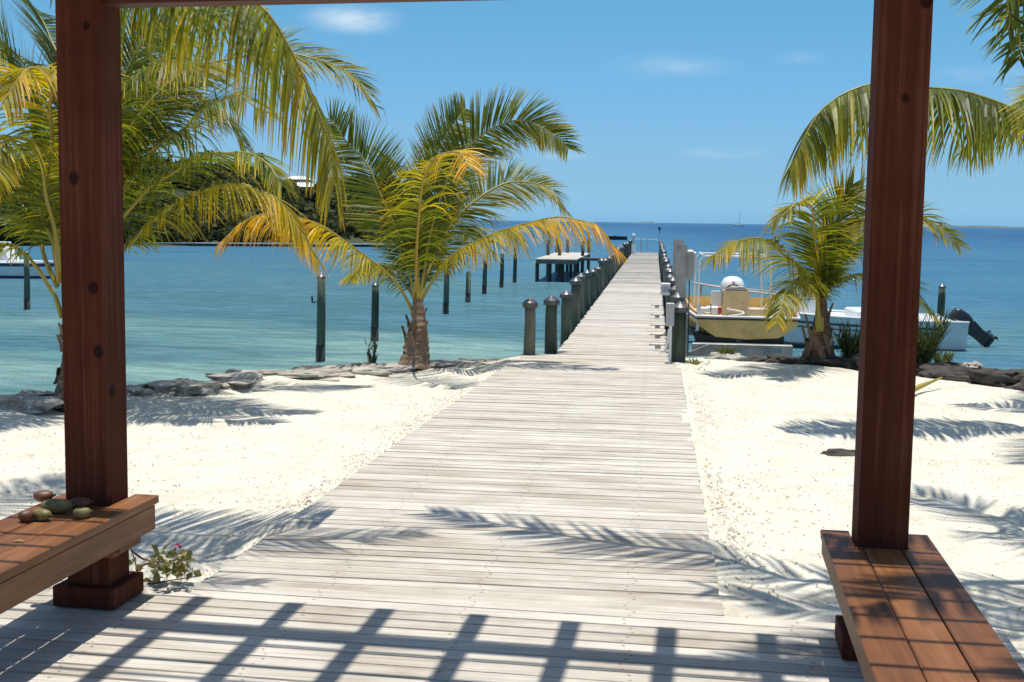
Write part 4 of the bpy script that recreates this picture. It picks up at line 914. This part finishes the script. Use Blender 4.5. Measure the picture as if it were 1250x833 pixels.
MB().loft([[p + Vector((x, y, z)) for x, z in ((-1.6, .74), (.6, .74), (.2, 1.5), (-1.5, 1.5))] for y in (-.45, .45)]).build('cabin', M['white'], mb_)
MB().box((-.9, -.46, .95), (.0, -.452, 1.3), Matrix.Translation(p)).build('window', M['glass'], mb_)

# ------------------------------------------------------------------ rocks along the shore
def rock(px, py, sx, sy, sz, mat, label, z=-.1, sink=.42, yaw=None, grp='rocks along the beach edge'):
    p = gnd(px, py, z); n = 7; s0 = rnd(0, 100); m_ = Matrix.Rotation(yaw if yaw is not None else rnd(-.3, .3), 3, 'Z')
    mb = MB(); idx = {}
    def vid(i, j, k):
        if (i, j, k) not in idx:
            v = Vector((i/n*2 - 1, j/n*2 - 1, k/n*2 - 1)); l_ = max(abs(v.x), abs(v.y), abs(v.z)); d = v.normalized()
            q = v.lerp(d, .45)
            q *= 1 + .5*noise.noise(d*1.6 + Vector((s0, 0, 0))) +   .3*noise.noise(d*3.7 + Vector((0, s0, 0)))
            idx[(i, j, k)] = mb.vert(p + m_ @ Vector((q.x*sx, q.y*sy, q.z*sz*.6 - .03)) + Vector((0, 0, sz*(1 - 2*sink)*.6)))
        return idx[(i, j, k)]
    for a in range(n):
        for c in range(n):
            for k in (0, n):
                mb.f.append((vid(a, c, k), vid(a+1, c, k), vid(a+1, c+1, k), vid(a, c+1, k)))
                mb.f.append((vid(a, k, c), vid(a+1, k, c), vid(a+1, k, c+1), vid(a, k, c+1)))
                mb.f.append((vid(k, a, c), vid(k, a+1, c), vid(k, a+1, c+1), vid(k, a, c+1)))
    o = mb.build('rock', M[mat], org=p); tag(o, label, 'rock', grp)
rock(40, 492, .33, .3, .16, 'rock', 'pale grey rock at the left edge of the beach by the left palm')
rock(95, 490, .3, .28, .16, 'rockdark', 'dark rock at the foot of the left palm')
rock(166, 477, .17, .2, .1, 'rock', 'flat pale rock just right of the left post')
rock(197, 474, .2, .22, .13, 'rock', 'small rounded rock second right of the left post')
rock(232, 474, .24, .22, .13, 'rock', 'low grey rock third right of the left post')
rock(290, 466, .28, .3, .16, 'rock', 'blocky grey rock at the left end of the stone ledge')
for i, (px, py, s) in enumerate(((350, 458, .62), (412, 452, .55), (465, 449, .42), (545, 446, .35), (585, 444, .3), (612, 444, .2))):
    rock(px, py, s, .26, .1, 'rock', ['long ledge stone under the fringed frond shadow', 'long ledge stone by the hooked mooring pole', 'ledge stone left of the middle palm base', 'ledge stone right of the middle palm base', 'low ledge stone between middle palm and boardwalk', 'small ledge stone against the boardwalk edge'][i], yaw=.2)
for i, (px, py, s, h, mt) in enumerate(((850, 441, .2, .08, 'rock'), (885, 438, .22, .12, 'rock'), (935, 445, .28, .16, 'rockdark'), (968, 448, .35, .22, 'rockdark'), (1028, 452, .42, .25, 'rockdark'), (1082, 456, .4, 0.35200000000000004, 'rockdark'), (1135, 460, .46, .24, 'rockdark'), (1190, 468, .5, .28, 'rockdark'), (1245, 472, .55, .3, 'rockdark'), (1300, 480, .5, .26, 'rockdark'))):
    rock(px, py, s, .32, h, mt, ['small pale rock by the right corner piling', 'pale rounded rock below the boat lift', 'low dark rock left of the right palm base', 'dark rock touching the right palm base on its left', 'dark rock right of the right palm base', 'dark rock hidden partly behind the right post', 'brown rock just right of the right post', 'long dark rock in the wall at right', 'dark rock at the right edge of the view', 'dark rock beyond the right edge of the view'][i], yaw=-.15)
rock(1187, 446, .1, .1, .09, 'rock', 'small grey stone sitting on top of the dark rock wall at right', z=.1)
rock(1036, 556, .2, .14, .1, 'rockdark', 'low dark clump in the sand behind the right post')

# ------------------------------------------------------------------ small plants and litter
def tuft(px, py, h, n, spread, label, yel=.2, z=-.1, name='shrub', w=.012):
    p = gnd(px, py, z); t = thing(name, p, label, 'shrub'); mb = MB(); sm = MB()
    for i in range(n):
        a = rnd(0, 6.28); l = h*rnd(.5, 1.1); d = Vector((math.cos(a)*spread*rnd(.2, 1), math.sin(a)*spread*rnd(.2, 1), 1)).normalized(); q = p + Vector((math.cos(a), math.sin(a), 0))*spread*.15*rnd(0, 1)
        if i % 6 == 0: sm.tube([q, q + d*l*.7], [.008, .003], 4)
        for j in range(6):
            c = (min(1, max(0, yel + rnd(-.2, .2))), rnd(.2, .8), 0); k0 = q + d*l*(j/6)*.9; k1 = k0 + (d + Vector((rnd(-.6, .6), rnd(-.6, .6), rnd(-.1, .3)))).normalized()*l*.35; s_ = Vector((rnd(-1, 1), rnd(-1, 1), 0)).normalized()*w
            i0 = len(mb.v); mb.vert(k0 - s_, c); mb.vert(k0 + s_, c); mb.vert(k1, c); mb.f.append((i0, i0+1, i0+2))
    mb.build('leaves', M['bush'], t); sm.build('stems', M['twig'], t)
tuft(1122, 452, .75, 130, .55, 'wispy green shrub right of the right post in front of the white boat', .15)
tuft(1040, 446, .55, 110, .6, 'bushy green shrub between the right palm and the right post', .05)
tuft(1150, 446, .22, 70, .7, 'low dry tuft on top of the brown rock right of the post', .55)
tuft(885, 436, .16, 60, .7, 'low yellow green tuft on the pale rock below the boat lift', .5)
tuft(455, 446, .35, 14, .3, 'small green seedling on the ledge left of the middle palm', .1)
for i, (px, py) in enumerate(((846, 455),)): tuft(px, py, .07, 40, 1.4, 'dry grass tuft against the right boardwalk edge below the corner piling', .55)
tuft(845, 447, .1, 60, 1.2, 'sparse dry tuft by the right corner piling', .6)

# bougainvillea sprig by the left post
p = gnd(168, 712, -.1); bs = thing('bougainvillea', p, 'leafy bougainvillea sprig with one pink bract at the foot of the left post', 'plant')
sp_ = [[at(163, 708, 5.7), at(175, 690, 5.7), at(205, 685, 5.65), at(232, 682, 5.6)], [at(160, 672, 5.7), at(180, 684, 5.7), at(215, 678, 5.65)], [at(165, 716, 5.7), at(200, 710, 5.6), at(245, 703, 5.5)], [at(170, 712, 5.7), at(166, 690, 5.75), at(160, 670, 5.8)]]
for s in sp_: MB().tube(spline(s, 12), [.005]*6 + [.003]*6, 5).build('stem', M['twig'], bs)
leaves = MB()
def leaf(mb, p, s, c):
    d = Vector((rnd(-1, 1), rnd(-1, 1), rnd(-1, .4))).normalized(); e = d.orthogonal().normalized(); e.rotate(Matrix.Rotation(rnd(0, 6.28), 3, d)); f = d.cross(e); i = len(mb.v)
    for q in (p, p + d*s*.4 + e*s*.35 + f*s*.08, p + d*s, p + d*s*.4 - e*s*.35 + f*s*.08): mb.vert(q, c)
    mb.f += [(i, i+1, i+2), (i, i+2, i+3)]
for k in range(110):
    q = at(rnd(190, 236), rnd(670, 702), 5.62 + rnd(-.1, .1)) if k < 90 else at(rnd(160, 200), rnd(678, 715), 5.68 + rnd(-.08, .05))
    m1 = MB(); leaf(m1, q, rnd(.035, .06), (rnd(.45, .8) if k < 58 else rnd(.7, 1), rnd(.2, .8), 0)); m1.build('leaf', M['bush'], bs)
m1 = MB()
for k in range(5): leaf(m1, at(216 + rnd(-4, 4), 667 + rnd(-2, 2), 5.6), .022, (0, .5, 0))
m1.build('bract', M['petal'], bs)
# fallen yellow frond stem
p = gnd(1100, 486, -.08)
fs_ = thing('fallen_frond_stalk', p, 'fallen yellow frond stalk on the sand right of the right post', 'palm stalk')
sm = MB().tube([gnd(1098, 484, -.06), at(1125, 471, 13.3), at(1150, 461, 13.5)], [.035, .028, .008], 8); sm.c = [(.55, .6, 0)]*len(sm.v); sm.build('stalk', M['stalk'], fs_, smooth=True)
# yellow leaf on the bench
p = gnd(22, 661, .452); m1 = MB()
for q in ((-.02, 0, .001), (0, -.012, .004), (.025, .004, .002), (.002, .014, .006)): m1.vert(p + Vector(q), (.9, .7, 0))
m1.f = [(0, 1, 2, 3)]; tag(m1.build('fallen_leaf', M['bush'], org=p), 'tiny yellow leaf lying on the left bench', 'leaf')
# litter flecks on the sand
lm = MB(); rs = random.Random(5)
for i in range(24000):
    if i < 20000: x = rs.uniform(-7, 7.5); y = rs.uniform(3.5, 16)
    else: y = rs.uniform(5.3, 16); x = .38 + abs(rs.gauss(0, .16)) if i % 2 else left_edge(y) - .05 - abs(rs.gauss(0, .2))
    if left_edge(y) - .02 < x < .36 or y > shore_y(x) - .1 or (y < 5.7 and -2.9 < x < 1.7): continue
    if noise.noise(Vector((x*.9, y*.9, 2))) < rs.uniform(-.6, .3): continue
    z = sand_z(x, y) + .005; a = rs.uniform(0, 3.14); s = rs.uniform(.005, .019); u = Vector((math.cos(a), math.sin(a), rs.uniform(-.2, .3)))*s; v = Vector((-u.y, u.x, 0)).normalized()*s*.28; c = Vector((x, y, z)); k = len(lm.v)
    for q in (c - u, c - v, c + u, c + v): lm.vert(q)
    lm.f.append((k, k+1, k+2, k+3))
tag(lm.build('leaf_litter', M['litter']), 'brown dry leaf bits scattered over the white sand', 'leaf litter', kind='stuff')
for o in bpy.data.objects:
    if '_o' in o: del o['_o']
